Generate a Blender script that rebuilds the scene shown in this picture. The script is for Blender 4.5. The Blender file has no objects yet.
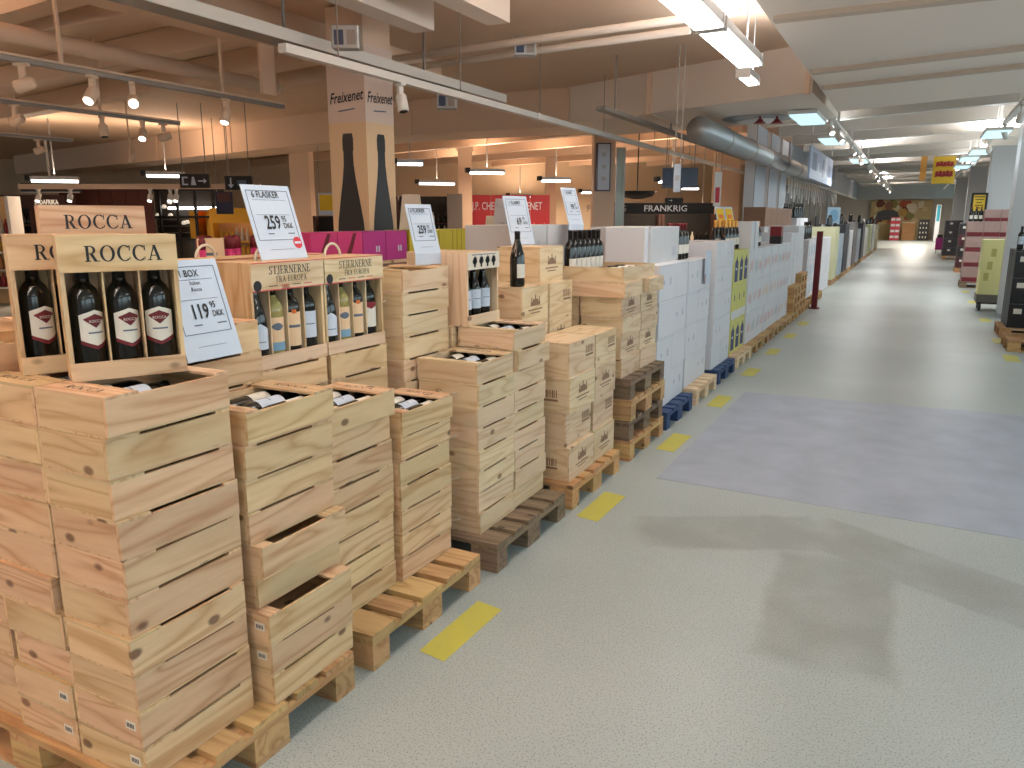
import bpy, bmesh, math, random
from mathutils import Vector, Matrix
random.seed(11)
SC = bpy.context.scene
COL = SC.collection
R90 = math.pi / 2

# ------------------------------------------------------------------ camera
F, CX, CY, H = 769.0, 512.0, 384.0, 1.64
_p = math.atan(165.0 / F)
_yd = Vector((404.0, 165.0, F)).normalized()            # aisle direction seen from the camera
_up = Vector((0, math.cos(_p), -math.sin(_p)))
_xd = _yd.cross(_up).normalized()
if _xd.x < 0: _xd = -_xd
ROT = Matrix((_xd, _yd, _up))                            # world = ROT @ camera (x right, y up, z forward)
cam_d = bpy.data.cameras.new('camera'); cam = bpy.data.objects.new('camera', cam_d); COL.objects.link(cam)
cam_d.sensor_width = 36.0; cam_d.lens = F / 1024 * 36.0; cam_d.clip_start = .02; cam_d.clip_end = 300
_r, _u, _f = (ROT @ Vector(v) for v in ((1,0,0), (0,1,0), (0,0,1)))
cam.matrix_world = Matrix(((_r.x,_u.x,-_f.x,0),(_r.y,_u.y,-_f.y,0),(_r.z,_u.z,-_f.z,H),(0,0,0,1)))
SC.camera = cam

# ------------------------------------------------------------------ world, exposure
wd = bpy.data.worlds.new('hall_air'); SC.world = wd; wd.use_nodes = True
wd.node_tree.nodes['Background'].inputs[0].default_value = (1.0, .95, .90, 1)
wd.node_tree.nodes['Background'].inputs[1].default_value = .7
vs = SC.view_settings
vs.view_transform = 'Standard'; vs.look = 'None'; vs.exposure = -0.6; vs.gamma = 1.0; vs.use_curve_mapping = False

def at(px, py, X=None, Y=None, Z=None, D=None):
    """a point of the hall: on the plane X=, Y=, Z= or at the level depth D= from the camera"""
    d = ROT @ Vector((px - CX, CY - py, F))
    if X is not None: t = X / d.x
    elif Y is not None: t = Y / d.y
    elif Z is not None: t = (Z - H) / d.z
    else: t = D / (d.x * FH.x + d.y * FH.y)
    return Vector((d.x * t, d.y * t, d.z * t + H))
FH = Vector((_f.x, _f.y, 0)).normalized()
YAW = math.atan2(_r.y, _r.x)

def area(name, loc, sx, sy, power, col, parent=None, up=False, rz=0.0):
    l = bpy.data.lights.new(name, 'AREA'); l.shape = 'RECTANGLE'; l.size = sx; l.size_y = sy; l.energy = power; l.color = col
    o = bpy.data.objects.new(name, l); COL.objects.link(o); o.location = loc
    o.rotation_euler = (math.pi if up else 0, 0, rz)
    if parent: o.parent = parent
    return o
WARM, NEUT, COOL = (1, .74, .53), (.95, .98, 1.0), (.88, .95, 1.0)

# ------------------------------------------------------------------ materials
def lin(c):
    return tuple((v / 12.92 if v <= .04045 else ((v + .055) / 1.055) ** 2.4) for v in c)
def rgb(r, g, b): return lin((r / 255, g / 255, b / 255)) + (1.0,)
MATS = {}
def mat(name, col=None, rough=.6, metal=0, emit=0, alpha=None, spec=.5, trans=0):
    if name in MATS: return MATS[name]
    m = bpy.data.materials.new(name); m.use_nodes = True; b = m.node_tree.nodes['Principled BSDF']
    c = rgb(*col); b.inputs['Base Color'].default_value = c; b.inputs['Roughness'].default_value = rough
    b.inputs['Metallic'].default_value = metal; b.inputs['Specular IOR Level'].default_value = spec
    if emit: b.inputs['Emission Color'].default_value = c; b.inputs['Emission Strength'].default_value = emit
    if trans: b.inputs['Transmission Weight'].default_value = trans
    MATS[name] = m; return m
def noisy(name, col, col2, scale=40, rough=.6, bump=0.0, detail=3):
    """base colour broken up by a fine noise, own offset for every object"""
    if name in MATS: return MATS[name]
    m = mat(name, col, rough); nt = m.node_tree; N = nt.nodes; L = nt.links; b = N['Principled BSDF']
    tc = N.new('ShaderNodeTexCoord'); oi = N.new('ShaderNodeObjectInfo'); ad = N.new('ShaderNodeVectorMath'); ad.operation = 'ADD'
    sc = N.new('ShaderNodeVectorMath'); sc.operation = 'SCALE'; sc.inputs['Scale'].default_value = 37.0
    L.new(oi.outputs['Random'], sc.inputs[0]); L.new(tc.outputs['Object'], ad.inputs[0]); L.new(sc.outputs[0], ad.inputs[1])
    n = N.new('ShaderNodeTexNoise'); n.inputs['Scale'].default_value = scale; n.inputs['Detail'].default_value = detail
    L.new(ad.outputs[0], n.inputs['Vector'])
    mx = N.new('ShaderNodeMix'); mx.data_type = 'RGBA'; mx.inputs[6].default_value = rgb(*col); mx.inputs[7].default_value = rgb(*col2)
    L.new(n.outputs['Fac'], mx.inputs[0]); L.new(mx.outputs[2], b.inputs['Base Color'])
    if bump:
        bp = N.new('ShaderNodeBump'); bp.inputs['Strength'].default_value = bump; bp.inputs['Distance'].default_value = .004
        L.new(n.outputs['Fac'], bp.inputs['Height']); L.new(bp.outputs[0], b.inputs['Normal'])
    return m
def wood(kind, axis):
    """sawn softwood, grain along a local axis, knots, every board its own cut"""
    key = 'wood_%s_%s' % (kind, axis)
    if key in MATS: return MATS[key]
    base, dark, knot, rough, var = {
        'pine':   ((230,199,160), (188,140,98), (96,54,34), .55, .15),
        'pale':   ((232,208,176), (200,162,120), (120,76,48), .55, .12),
        'pallet': ((206,168,120), (160,116,74), (84,54,34), .75, .25),
        'old':    ((142,120,96), (96,78,62), (54,42,34), .85, .25),
        'orange': ((208,164,114), (172,124,78), (96,58,32), .75, .2)}[kind]
    m = mat(key, base, rough); nt = m.node_tree; N = nt.nodes; L = nt.links; b = N['Principled BSDF']
    tc = N.new('ShaderNodeTexCoord'); oi = N.new('ShaderNodeObjectInfo')
    sc = N.new('ShaderNodeVectorMath'); sc.operation = 'SCALE'; sc.inputs['Scale'].default_value = 53.0
    ad = N.new('ShaderNodeVectorMath'); ad.operation = 'ADD'
    L.new(oi.outputs['Random'], sc.inputs[0]); L.new(tc.outputs['Object'], ad.inputs[0]); L.new(sc.outputs[0], ad.inputs[1])
    st = N.new('ShaderNodeVectorMath'); st.operation = 'MULTIPLY'
    st.inputs[1].default_value = {'x': (.12,1,1), 'y': (1,.12,1), 'z': (1,1,.12)}[axis]
    L.new(ad.outputs[0], st.inputs[0])
    n1 = N.new('ShaderNodeTexNoise'); n1.inputs['Scale'].default_value = 7; n1.inputs['Detail'].default_value = 2; n1.inputs['Distortion'].default_value = .6
    L.new(st.outputs[0], n1.inputs['Vector'])
    mu = N.new('ShaderNodeMath'); mu.operation = 'MULTIPLY'; mu.inputs[1].default_value = 14; L.new(n1.outputs['Fac'], mu.inputs[0])
    pp = N.new('ShaderNodeMath'); pp.operation = 'PINGPONG'; pp.inputs[1].default_value = 1; L.new(mu.outputs[0], pp.inputs[0])
    pw = N.new('ShaderNodeMath'); pw.operation = 'POWER'; pw.inputs[1].default_value = 2.4; L.new(pp.outputs[0], pw.inputs[0])
    n2 = N.new('ShaderNodeTexNoise'); n2.inputs['Scale'].default_value = 90; n2.inputs['Detail'].default_value = 2
    L.new(st.outputs[0], n2.inputs['Vector'])
    g = N.new('ShaderNodeMath'); g.operation = 'MULTIPLY_ADD'; g.inputs[1].default_value = .40
    L.new(n2.outputs['Fac'], g.inputs[0])
    s2 = N.new('ShaderNodeMath'); s2.operation = 'MULTIPLY'; s2.inputs[1].default_value = .62; L.new(pw.outputs[0], s2.inputs[0])
    L.new(s2.outputs[0], g.inputs[2])
    mx = N.new('ShaderNodeMix'); mx.data_type = 'RGBA'; mx.inputs[6].default_value = rgb(*base); mx.inputs[7].default_value = rgb(*dark)
    L.new(g.outputs[0], mx.inputs[0])
    # knots
    ks = N.new('ShaderNodeVectorMath'); ks.operation = 'MULTIPLY'
    ks.inputs[1].default_value = {'x': (.62,1,1), 'y': (1,.62,1), 'z': (1,1,.62)}[axis]
    L.new(ad.outputs[0], ks.inputs[0])
    v = N.new('ShaderNodeTexVoronoi'); v.inputs['Scale'].default_value = 7.5; L.new(ks.outputs[0], v.inputs['Vector'])
    kr = N.new('ShaderNodeMapRange'); kr.inputs['From Min'].default_value = .075; kr.inputs['From Max'].default_value = .125
    kr.inputs['To Min'].default_value = 1; kr.inputs['To Max'].default_value = 0; L.new(v.outputs['Distance'], kr.inputs['Value'])
    m2 = N.new('ShaderNodeMix'); m2.data_type = 'RGBA'; m2.inputs[7].default_value = rgb(*knot)
    km = N.new('ShaderNodeMath'); km.operation = 'MULTIPLY'; km.inputs[1].default_value = .8; L.new(kr.outputs[0], km.inputs[0])
    L.new(km.outputs[0], m2.inputs[0]); L.new(mx.outputs[2], m2.inputs[6])
    hs = N.new('ShaderNodeHueSaturation'); L.new(m2.outputs[2], hs.inputs['Color'])
    vr = N.new('ShaderNodeMapRange'); vr.inputs['To Min'].default_value = 1 - var; vr.inputs['To Max'].default_value = 1 + var * .45
    L.new(oi.outputs['Random'], vr.inputs['Value']); L.new(vr.outputs[0], hs.inputs['Value'])
    h2 = N.new('ShaderNodeMath'); h2.operation = 'MULTIPLY_ADD'; h2.inputs[1].default_value = -.024; h2.inputs[2].default_value = .514
    fr = N.new('ShaderNodeMath'); fr.operation = 'FRACT'; f7 = N.new('ShaderNodeMath'); f7.operation = 'MULTIPLY'; f7.inputs[1].default_value = 7.31
    L.new(oi.outputs['Random'], f7.inputs[0]); L.new(f7.outputs[0], fr.inputs[0]); L.new(fr.outputs[0], h2.inputs[0]); L.new(h2.outputs[0], hs.inputs['Hue'])
    L.new(hs.outputs[0], b.inputs['Base Color'])
    bp = N.new('ShaderNodeBump'); bp.inputs['Strength'].default_value = .15; bp.inputs['Distance'].default_value = .002
    L.new(n2.outputs['Fac'], bp.inputs['Height']); L.new(bp.outputs[0], b.inputs['Normal'])
    return m

M_white = mat('paper_white', (204,214,230), .4)
M_ink = mat('black_ink', (28,28,34), .6)
M_grey_ink = mat('grey_ink', (92,102,120), .6)
M_red_ink = mat('red_ink', (196,40,56), .5)
M_glassdark = mat('dark_bottle_glass', (10,12,10), .08, spec=.6)
M_green = mat('olive_bottle_glass', (52,58,26), .08, spec=.6)
M_clear = mat('pale_wine_glass', (150,140,84), .08, spec=.6)
M_capsule = mat('black_capsule', (22,20,24), .35)
M_capred = mat('red_capsule', (130,24,34), .35)
M_gold = mat('gold_foil', (206,150,70), .35, .6)
M_label = mat('bottle_label', (226,220,208), .6)
M_cream = mat('cream_label', (228,196,158), .6)
M_blue_l = mat('blue_label', (120,160,190), .6)
M_wine = mat('wine_red', (104,18,30), .6)
M_steel = mat('galvanised_steel', (176,178,180), .4, .6)
M_rail = mat('white_rail', (226,222,216), .4)
M_track = mat('grey_track', (150,140,132), .45, .2)
M_beige = mat('beige_paint', (230,200,174), .55)
M_beige2 = mat('cream_duct_paint', (240,224,210), .45)
M_ceilw = mat('white_ceiling_paint', (222,220,214), .6)
M_black = mat('black_plastic', (20,20,22), .5)
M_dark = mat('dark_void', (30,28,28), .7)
M_tube = mat('lit_tube', (255,252,246), .4, emit=10)
M_tubec = mat('lit_cool_panel', (196,236,248), .4, emit=1.6)
M_lens = mat('lit_lens', (255,250,238), .4, emit=9)
M_lit = mat('lit_lettering', (250,236,214), .5, emit=.9)
M_rope = mat('sisal_rope', (214,204,186), .9)
M_wall = mat('pale_wall_paint', (214,212,208), .7)

# ------------------------------------------------------------------ mesh helpers
def put(o, parent=None, label=None, cat=None, group=None, kind=None):
    COL.objects.link(o)
    if parent: o.parent = parent
    if label: o['label'] = label
    if cat: o['category'] = cat
    if group: o['group'] = group
    if kind: o['kind'] = kind
    return o
def empty(name, loc, rz=0.0, label=None, cat=None, group=None, kind=None):
    o = bpy.data.objects.new(name, None); o.location = loc; o.rotation_euler = (0, 0, rz); o.empty_display_size = .05
    return put(o, None, label, cat, group, kind)
CACHE = {}
def boxmesh(sx, sy, sz, m, bev=0.0):
    k = ('b', round(sx,4), round(sy,4), round(sz,4), m.name, bev)
    if k in CACHE: return CACHE[k]
    bm = bmesh.new(); bmesh.ops.create_cube(bm, size=1)
    bmesh.ops.scale(bm, vec=(sx, sy, sz), verts=bm.verts)
    if bev: bmesh.ops.bevel(bm, geom=bm.edges[:], offset=bev, segments=1, affect='EDGES')
    me = bpy.data.meshes.new('box'); bm.to_mesh(me); bm.free(); me.materials.append(m); CACHE[k] = me; return me
def bx(name, b, m, parent=None, bev=0.0, **kw):
    """box between (x0,x1,y0,y1,z0,z1) in the parent's frame"""
    x0,x1,y0,y1,z0,z1 = b
    o = bpy.data.objects.new(name, boxmesh(abs(x1-x0), abs(y1-y0), abs(z1-z0), m, bev))
    o.location = ((x0+x1)/2, (y0+y1)/2, (z0+z1)/2)
    return put(o, parent, **kw)
def pyobj(name, verts, faces, m, parent=None, smooth=False, loc=None, **kw):
    me = bpy.data.meshes.new(name); me.from_pydata([tuple(v) for v in verts], [], faces); me.update()
    me.materials.append(m)
    if smooth: me.polygons.foreach_set('use_smooth', [True] * len(me.polygons))
    o = bpy.data.objects.new(name, me)
    if loc is not None: o.location = loc
    return put(o, parent, **kw)
def lathe(key, prof, seg, m):
    k = ('l', key, seg, m.name)
    if k in CACHE: return CACHE[k]
    vs_, fs = [], []
    for r, z in prof:
        for i in range(seg):
            a = 2*math.pi*i/seg; vs_.append((r*math.cos(a), r*math.sin(a), z))
    for j in range(len(prof)-1):
        for i in range(seg):
            a, b = j*seg+i, j*seg+(i+1) % seg
            fs.append((a, b, b+seg, a+seg))
    fs.append(tuple(range(seg-1, -1, -1))); n = (len(prof)-1)*seg; fs.append(tuple(range(n, n+seg)))
    me = bpy.data.meshes.new(key); me.from_pydata(vs_, [], fs); me.update(); me.materials.append(m)
    me.polygons.foreach_set('use_smooth', [len(p.vertices) == 4 for p in me.polygons]); CACHE[k] = me; return me
def mo(name, me, parent=None, loc=(0,0,0), rot=(0,0,0), **kw):
    o = bpy.data.objects.new(name, me); o.location = loc; o.rotation_euler = rot
    return put(o, parent, **kw)
def wrapmesh(key, r, a, fb, ft, m, n=8):
    """label patch wrapped on a bottle of radius r, facing -Y, half angle a, edges fb(u), ft(u), u in -1..1"""
    k = ('w', key, round(r,5), m.name)
    if k in CACHE: return CACHE[k]
    vs_, fs = [], []
    for i in range(n+1):
        u = -1 + 2*i/n; t = -R90 + a*u
        for z in (fb(u), ft(u)): vs_.append((r*math.cos(t), r*math.sin(t), z))
    for i in range(n): fs.append((2*i, 2*i+2, 2*i+3, 2*i+1))
    me = bpy.data.meshes.new(key); me.from_pydata(vs_, [], fs); me.update(); me.materials.append(m); CACHE[k] = me; return me
def tube(name, pts, r, m, parent=None, seg=10, smooth=True, cap=True, **kw):
    pts = [Vector(p) for p in pts]; vs_, fs = [], []
    for i, p in enumerate(pts):
        d = (pts[min(i+1, len(pts)-1)] - pts[max(i-1, 0)]).normalized()
        a = d.cross(Vector((0,0,1)))
        if a.length < 1e-3: a = d.cross(Vector((1,0,0)))
        a.normalize(); b = a.cross(d)
        for k in range(seg):
            t = 2*math.pi*k/seg; vs_.append(p + a*math.cos(t)*r + b*math.sin(t)*r)
    for i in range(len(pts)-1):
        for k in range(seg):
            q, w = i*seg+k, i*seg+(k+1) % seg; fs.append((q, q+seg, w+seg, w))
    if cap: fs.append(tuple(range(seg))); fs.append(tuple(range(len(vs_)-1, len(vs_)-seg-1, -1)))
    if parent is None:
        c = pts[0].copy(); vs_ = [v - c for v in vs_]; kw['loc'] = c
    return pyobj(name, vs_, fs, m, parent, smooth, **kw)
def prism(name, poly, z0, z1, m, parent=None, **kw):
    """upright prism over a plan polygon (list of (x,y))"""
    n = len(poly); c = Vector((sum(p[0] for p in poly)/n, sum(p[1] for p in poly)/n, z0))
    a = sum(poly[i][0]*poly[(i+1)%n][1] - poly[(i+1)%n][0]*poly[i][1] for i in range(n))
    if a < 0: poly = poly[::-1]
    v = [(p[0]-c.x, p[1]-c.y, 0) for p in poly] + [(p[0]-c.x, p[1]-c.y, z1-z0) for p in poly]
    f = [tuple(range(n-1,-1,-1)), tuple(range(n, 2*n))] + [(i, (i+1)%n, (i+1)%n+n, i+n) for i in range(n)]
    return pyobj(name, v, f, m, parent, loc=c, **kw)
def beam(name, p0, p1, w, h, m, parent=None, **kw):
    """straight bar from p0 to p1 (top centre line), w wide, h high"""
    p0, p1 = Vector(p0), Vector(p1); d = p1 - p0; L_ = Vector((d.x, d.y, 0)).length
    me = boxmesh(L_, w, h, m); o = bpy.data.objects.new(name, me)
    o.location = (p0 + p1) / 2 - Vector((0,0,h/2)); o.rotation_euler = (0, -math.atan2(d.z, L_), math.atan2(d.y, d.x))
    return put(o, parent, **kw)

# ------------------------------------------------------------------ lettering
def text_mesh(s, size, m, align='LEFT', bold=0.0, xs=1.0, shear=0.0):
    k = ('t', s, round(size,4), m.name, align, bold, xs, shear)
    if k in CACHE: return CACHE[k]
    c = bpy.data.curves.new('lettering', 'FONT'); c.body = s; c.size = size; c.align_x = align; c.resolution_u = 2; c.offset = bold; c.shear = shear
    o = bpy.data.objects.new('tmp_lettering', c); COL.objects.link(o)
    dg = bpy.context.evaluated_depsgraph_get(); dg.update()
    me = bpy.data.meshes.new_from_object(o.evaluated_get(dg)); bpy.data.objects.remove(o); bpy.data.curves.remove(c)
    me.materials.clear(); me.materials.append(m)
    for v in me.vertices: v.co = (v.co.x*xs, 0, v.co.y)              # stands in XZ, read from -Y
    CACHE[k] = me; return me
_E = .014
def _rect(x0,y0,x1,y1): return [((x0-_E,y0-_E*.6),(x1+_E,y0-_E*.6),(x1+_E,y1+_E*.6),(x0-_E,y1+_E*.6))]
def _bar(x0,y0,x1,y1,w):
    x0 -= _E; x1 -= _E; w += 2*_E
    return [((x0,y0),(x0+w,y0),(x1+w,y1),(x1,y1))]
def _arc(cx,cy,rx,ry,a0,a1,tx,ty,n=12):
    out = []; tx += _E*2; ty += _E*1.4
    for i in range(n):
        q = []
        for a, k in ((a0+(a1-a0)*i/n,0),(a0+(a1-a0)*(i+1)/n,0),(a0+(a1-a0)*(i+1)/n,1),(a0+(a1-a0)*i/n,1)):
            t = math.radians(a); q.append((cx+(rx-tx*k)*math.cos(t), cy+(ry-ty*k)*math.sin(t)))
        out.append(tuple(q))
    return out
SERIF = {
 'R': (.84, _rect(.09,0,.23,1)+_rect(0,0,.32,.045)+_rect(0,.955,.38,1)+_rect(.2,.47,.38,.515)+_arc(.36,.735,.30,.265,-90,90,.13,.045)+_bar(.56,0,.30,.5,.17)+_rect(.56,0,.86,.045)),
 'P': (.70, _rect(.09,0,.23,1)+_rect(0,0,.32,.045)+_rect(0,.955,.38,1)+_rect(.2,.45,.38,.495)+_arc(.36,.725,.30,.275,-90,90,.13,.045)),
 'O': (.98, _arc(.46,.5,.46,.53,0,360,.15,.045,20)),
 'C': (.88, _arc(.46,.5,.46,.53,48,312,.15,.045,16)+_rect(.76,.66,.80,.98)+_rect(.76,.1,.79,.24)),
 'A': (.94, _bar(.10,0,.42,1,.055)+_bar(.66,0,.36,1,.16)+_rect(.22,.29,.66,.335)+_rect(0,0,.26,.045)+_rect(.56,0,.92,.045)),
 'S': (.62, _arc(.28,.745,.26,.27,25,270,.12,.06)+_arc(.28,.255,.28,.27,-155,90,.12,.06)+_rect(.49,.74,.52,1)+_rect(0,0,.03,.26)),
 'T': (.80, _rect(.32,0,.46,1)+_rect(0,.95,.78,1)+_rect(0,.76,.035,1)+_rect(.745,.76,.78,1)+_rect(.22,0,.56,.045)),
 'J': (.46, _rect(.20,.12,.33,1)+_rect(.10,.955,.43,1)+_arc(.11,.12,.22,.24,-170,0,.12,.06,8)),
 'E': (.70, _rect(.09,0,.22,1)+_rect(0,0,.62,.05)+_rect(0,.95,.60,1)+_rect(.2,.48,.46,.525)+_rect(.57,.76,.60,1)+_rect(.59,0,.62,.26)+_rect(.44,.40,.47,.61)),
 'F': (.66, _rect(.09,0,.22,1)+_rect(0,0,.32,.045)+_rect(0,.95,.60,1)+_rect(.2,.48,.46,.525)+_rect(.57,.76,.60,1)+_rect(.44,.40,.47,.61)),
 'N': (.86, _rect(.10,0,.15,1)+_bar(.62,0,.06,1,.15)+_rect(.70,0,.75,1)+_rect(0,0,.25,.045)+_rect(.60,.955,.85,1)+_rect(0,.955,.14,1)),
 'U': (.84, _rect(.09,.3,.21,1)+_rect(0,.955,.30,1)+_arc(.385,.3,.295,.33,180,360,.1,.06,10)+_rect(.63,.3,.68,1)+_rect(.53,.955,.78,1)),
 ' ': (.4, [])}
def serif_mesh(s, size, m, width=None):
    k = ('s', s, round(size,4), m.name, width)
    if k in CACHE: return CACHE[k]
    vs_, fs, x = [], [], 0
    for ch in s:
        w, polys = SERIF[ch]
        for p in polys:
            n = len(vs_); vs_ += [((x+q[0])*size, 0, q[1]*size) for q in p]; fs.append(tuple(range(n, n+len(p))))
        x += w + .07
    tot = (x-.07)*size; kx = (width/tot) if width else 1
    vs_ = [((v[0]-tot/2)*kx, 0, v[2]) for v in vs_]
    me = bpy.data.meshes.new('serif'); me.from_pydata(vs_, [], fs); me.update(); me.materials.append(m); CACHE[k] = me; return me

ORD = ['topmost','second','third','fourth','fifth','sixth','seventh','eighth','ninth','tenth','eleventh','twelfth','thirteenth']
def ordn(i, n):
    return 'topmost' if i == n-1 else ('bottom' if i == 0 else ORD[n-1-i] + ' from top')
# ================================================================== the setting
def floor_material():
    m = mat('speckled_floor', (204,205,192), .38); nt = m.node_tree; N = nt.nodes; L = nt.links; b = N['Principled BSDF']
    tc = N.new('ShaderNodeTexCoord')
    v = N.new('ShaderNodeTexNoise'); v.inputs['Scale'].default_value = 150; v.inputs['Detail'].default_value = 2; L.new(tc.outputs['Object'], v.inputs['Vector'])
    r = N.new('ShaderNodeValToRGB'); e = r.color_ramp.elements; e[0].position = .33; e[0].color = rgb(136,141,139); e[1].position = .47; e[1].color = rgb(180,188,186)
    L.new(v.outputs['Fac'], r.inputs[0])
    n = N.new('ShaderNodeTexNoise'); n.inputs['Scale'].default_value = .55; n.inputs['Detail'].default_value = 5; L.new(tc.outputs['Object'], n.inputs['Vector'])
    r2 = N.new('ShaderNodeValToRGB'); r2.color_ramp.elements[0].position = .35; r2.color_ramp.elements[0].color = (.80,.82,.82,1); r2.color_ramp.elements[1].position = .65; r2.color_ramp.elements[1].color = (1,1,1,1)
    L.new(n.outputs['Fac'], r2.inputs[0])
    mm = N.new('ShaderNodeMix'); mm.data_type = 'RGBA'; mm.blend_type = 'MULTIPLY'; mm.inputs[0].default_value = 1
    L.new(r.outputs[0], mm.inputs[6]); L.new(r2.outputs[0], mm.inputs[7])
    # worn, scrubbed patches: three soft rectangles in floor coordinates
    nd = N.new('ShaderNodeTexNoise'); nd.inputs['Scale'].default_value = 3.0; nd.inputs['Detail'].default_value = 4; L.new(tc.outputs['Object'], nd.inputs['Vector'])
    dv = N.new('ShaderNodeVectorMath'); dv.operation = 'MULTIPLY_ADD'; dv.inputs[1].default_value = (.16,.16,0); L.new(nd.outputs['Color'], dv.inputs[0]); L.new(tc.outputs['Object'], dv.inputs[2])
    acc = None
    for (cx, cy, hx, hy, rz) in ((-.72, 3.98, .50, .22, .45), (.32, 3.85, .78, .22, -.52), (-.17, 3.35, .26, .55, .02)):
        mp = N.new('ShaderNodeMapping'); mp.vector_type = 'TEXTURE'; mp.inputs['Location'].default_value = (cx+.08, cy+.08, 0); mp.inputs['Rotation'].default_value = (0,0,rz); mp.inputs['Scale'].default_value = (hx,hy,1)
        L.new(dv.outputs[0], mp.inputs['Vector'])
        ab = N.new('ShaderNodeVectorMath'); ab.operation = 'ABSOLUTE'; L.new(mp.outputs[0], ab.inputs[0])
        sp = N.new('ShaderNodeSeparateXYZ'); L.new(ab.outputs[0], sp.inputs[0])
        mxx = N.new('ShaderNodeMath'); mxx.operation = 'MAXIMUM'; L.new(sp.outputs[0], mxx.inputs[0]); L.new(sp.outputs[1], mxx.inputs[1])
        mr = N.new('ShaderNodeMapRange'); mr.inputs['From Min'].default_value = .88; mr.inputs['From Max'].default_value = 1.06; mr.inputs['To Min'].default_value = 1; mr.inputs['To Max'].default_value = 0
        L.new(mxx.outputs[0], mr.inputs['Value'])
        if acc is None: acc = mr.outputs[0]
        else:
            q = N.new('ShaderNodeMath'); q.operation = 'MAXIMUM'; L.new(acc, q.inputs[0]); L.new(mr.outputs[0], q.inputs[1]); acc = q.outputs[0]
    am = N.new('ShaderNodeMath'); am.operation = 'MULTIPLY'; L.new(acc, am.inputs[0])
    nr = N.new('ShaderNodeMapRange'); nr.inputs['From Min'].default_value = .3; nr.inputs['From Max'].default_value = .6; nr.inputs['To Min'].default_value = .18; nr.inputs['To Max'].default_value = .52
    L.new(nd.outputs['Fac'], nr.inputs['Value']); L.new(nr.outputs[0], am.inputs[1])
    ms = N.new('ShaderNodeMix'); ms.data_type = 'RGBA'; ms.inputs[7].default_value = rgb(124,124,118); L.new(am.outputs[0], ms.inputs[0]); L.new(mm.outputs[2], ms.inputs[6])
    L.new(ms.outputs[2], b.inputs['Base Color'])
    return m
FL = pyobj('floor', [(-40,-8,0),(6,-8,0),(6,80,0),(-40,80,0),(-40,-8,-.1),(6,-8,-.1),(6,80,-.1),(-40,80,-.1)],
      [(0,1,2,3),(7,6,5,4),(0,4,5,1),(1,5,6,2),(2,6,7,3),(3,7,4,0)], floor_material(), kind='structure')
mg = noisy('grey_floor_coating', (176,184,200), (140,146,158), 4, .42, 0, 6)
prism('floor_patch', [(-1.335,4.64),(2.6,4.50),(2.6,7.75),(-1.315,7.50)], .0002, .0016, mg, kind='structure')
my = noisy('worn_yellow_tape', (198,190,62), (182,176,94), 14, .55, 0, 6)
mk = [(2.22,.47,-1.555,.125),(3.78,.47,-1.545,.135),(5.25,.50,-1.53,.14),(6.75,.50,-1.52,.14),(8.3,.5,-1.52,.14),(9.8,.5,-1.52,.14),(11.3,.5,-1.52,.14),(12.8,.5,-1.52,.14)]
for i, (y, l, x, w) in enumerate(mk):
    prism('floor_marking', [(x,y+.02),(x+w,y),(x+w+.01,y+l-.02),(x+.005,y+l)], .0002, .0014, my, None, label='worn yellow tape mark on the floor beside the left pallet row, %s from the camera' % ['first','second','third','fourth','fifth','sixth','seventh','eighth'][i], cat='floor marking', group='yellow floor marks along the left pallets')
for i, y in enumerate((10.6,12.1,14.6,17.8,20.4)):
    prism('floor_marking', [(1.10,y),(1.26,y),(1.26,y+.5),(1.10,y+.5)], .0002, .0014, my, None, label='worn yellow tape mark on the floor beside the right pallets, %s from the camera' % ['first','second','third','fourth','fifth'][i], cat='floor marking', group='yellow floor marks along the right pallets')

# ceiling slab, soffit over the near aisle, deep ducts
bx('ceiling', (-40,6,-8,80,3.62,3.75), noisy('hall_ceiling_paint', (232,202,176), (224,192,166), 2, .7), None, kind='structure')
s0, s1 = at(832,112,Z=3.0), at(1024,92,Z=3.0); k = (s1.y-s0.y)/(s1.x-s0.x)
SOF = prism('soffit', [(-1.04,-8),(4.2,-8),(4.2, s0.y+k*(4.2+1.04)),(-1.04,s0.y)], 3.0, 3.6, M_beige2, kind='structure')
m_batt = mat('tan_batten', (204,182,162), .6)  # tan tone puts the shading of the soffit stripes into the colour
for i, (a, b_) in enumerate((((782,16),(925,0)), ((817,70),(1024,45.6)), ((826.5,86),(1024,64)))):
    p, q = at(*a, Z=3.0), at(*b_, Z=3.0); d = (q-p).normalized(); p = p + d*((-1.0-p.x)/d.x); q = p + d*((4.0+1.0)/d.x)
    o = beam('batten', p, q, .10, .035, m_batt, None); o.parent = SOF; o.matrix_parent_inverse = Matrix.Translation(-SOF.location)
# plenum duct hanging across the hall behind the near luminaires
ZD = 3.08
pa, pb, pc, pd = at(568,124,Z=ZD), at(812,92,Z=ZD), at(838,118,Z=ZD), at(606,136,Z=ZD)
DU = prism('duct_plenum', [(p.x,p.y) for p in (pa,pb,pc,pd)], ZD, 3.62, M_beige2, kind='structure')
for t in (.0, .40, .985):
    p = pa.lerp(pb, t); o = bx('flange', (p.x-.03,p.x+.03,p.y-.05,p.y+.01,ZD-.02,3.60), M_beige, None); o.parent = DU; o.matrix_parent_inverse = Matrix.Translation(-DU.location)
p = pa.lerp(pb,.40); q = pd.lerp(pc,.40)
o = beam('flange', p, q, .05, .02, M_beige); o.location.z -= .001; o.parent = DU; o.matrix_parent_inverse = Matrix.Translation(-DU.location)
# diagonal creases pressed into the sheet
for a, b_ in (((574,68),(668,106)), ((574,120),(668,62))): pass
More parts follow.
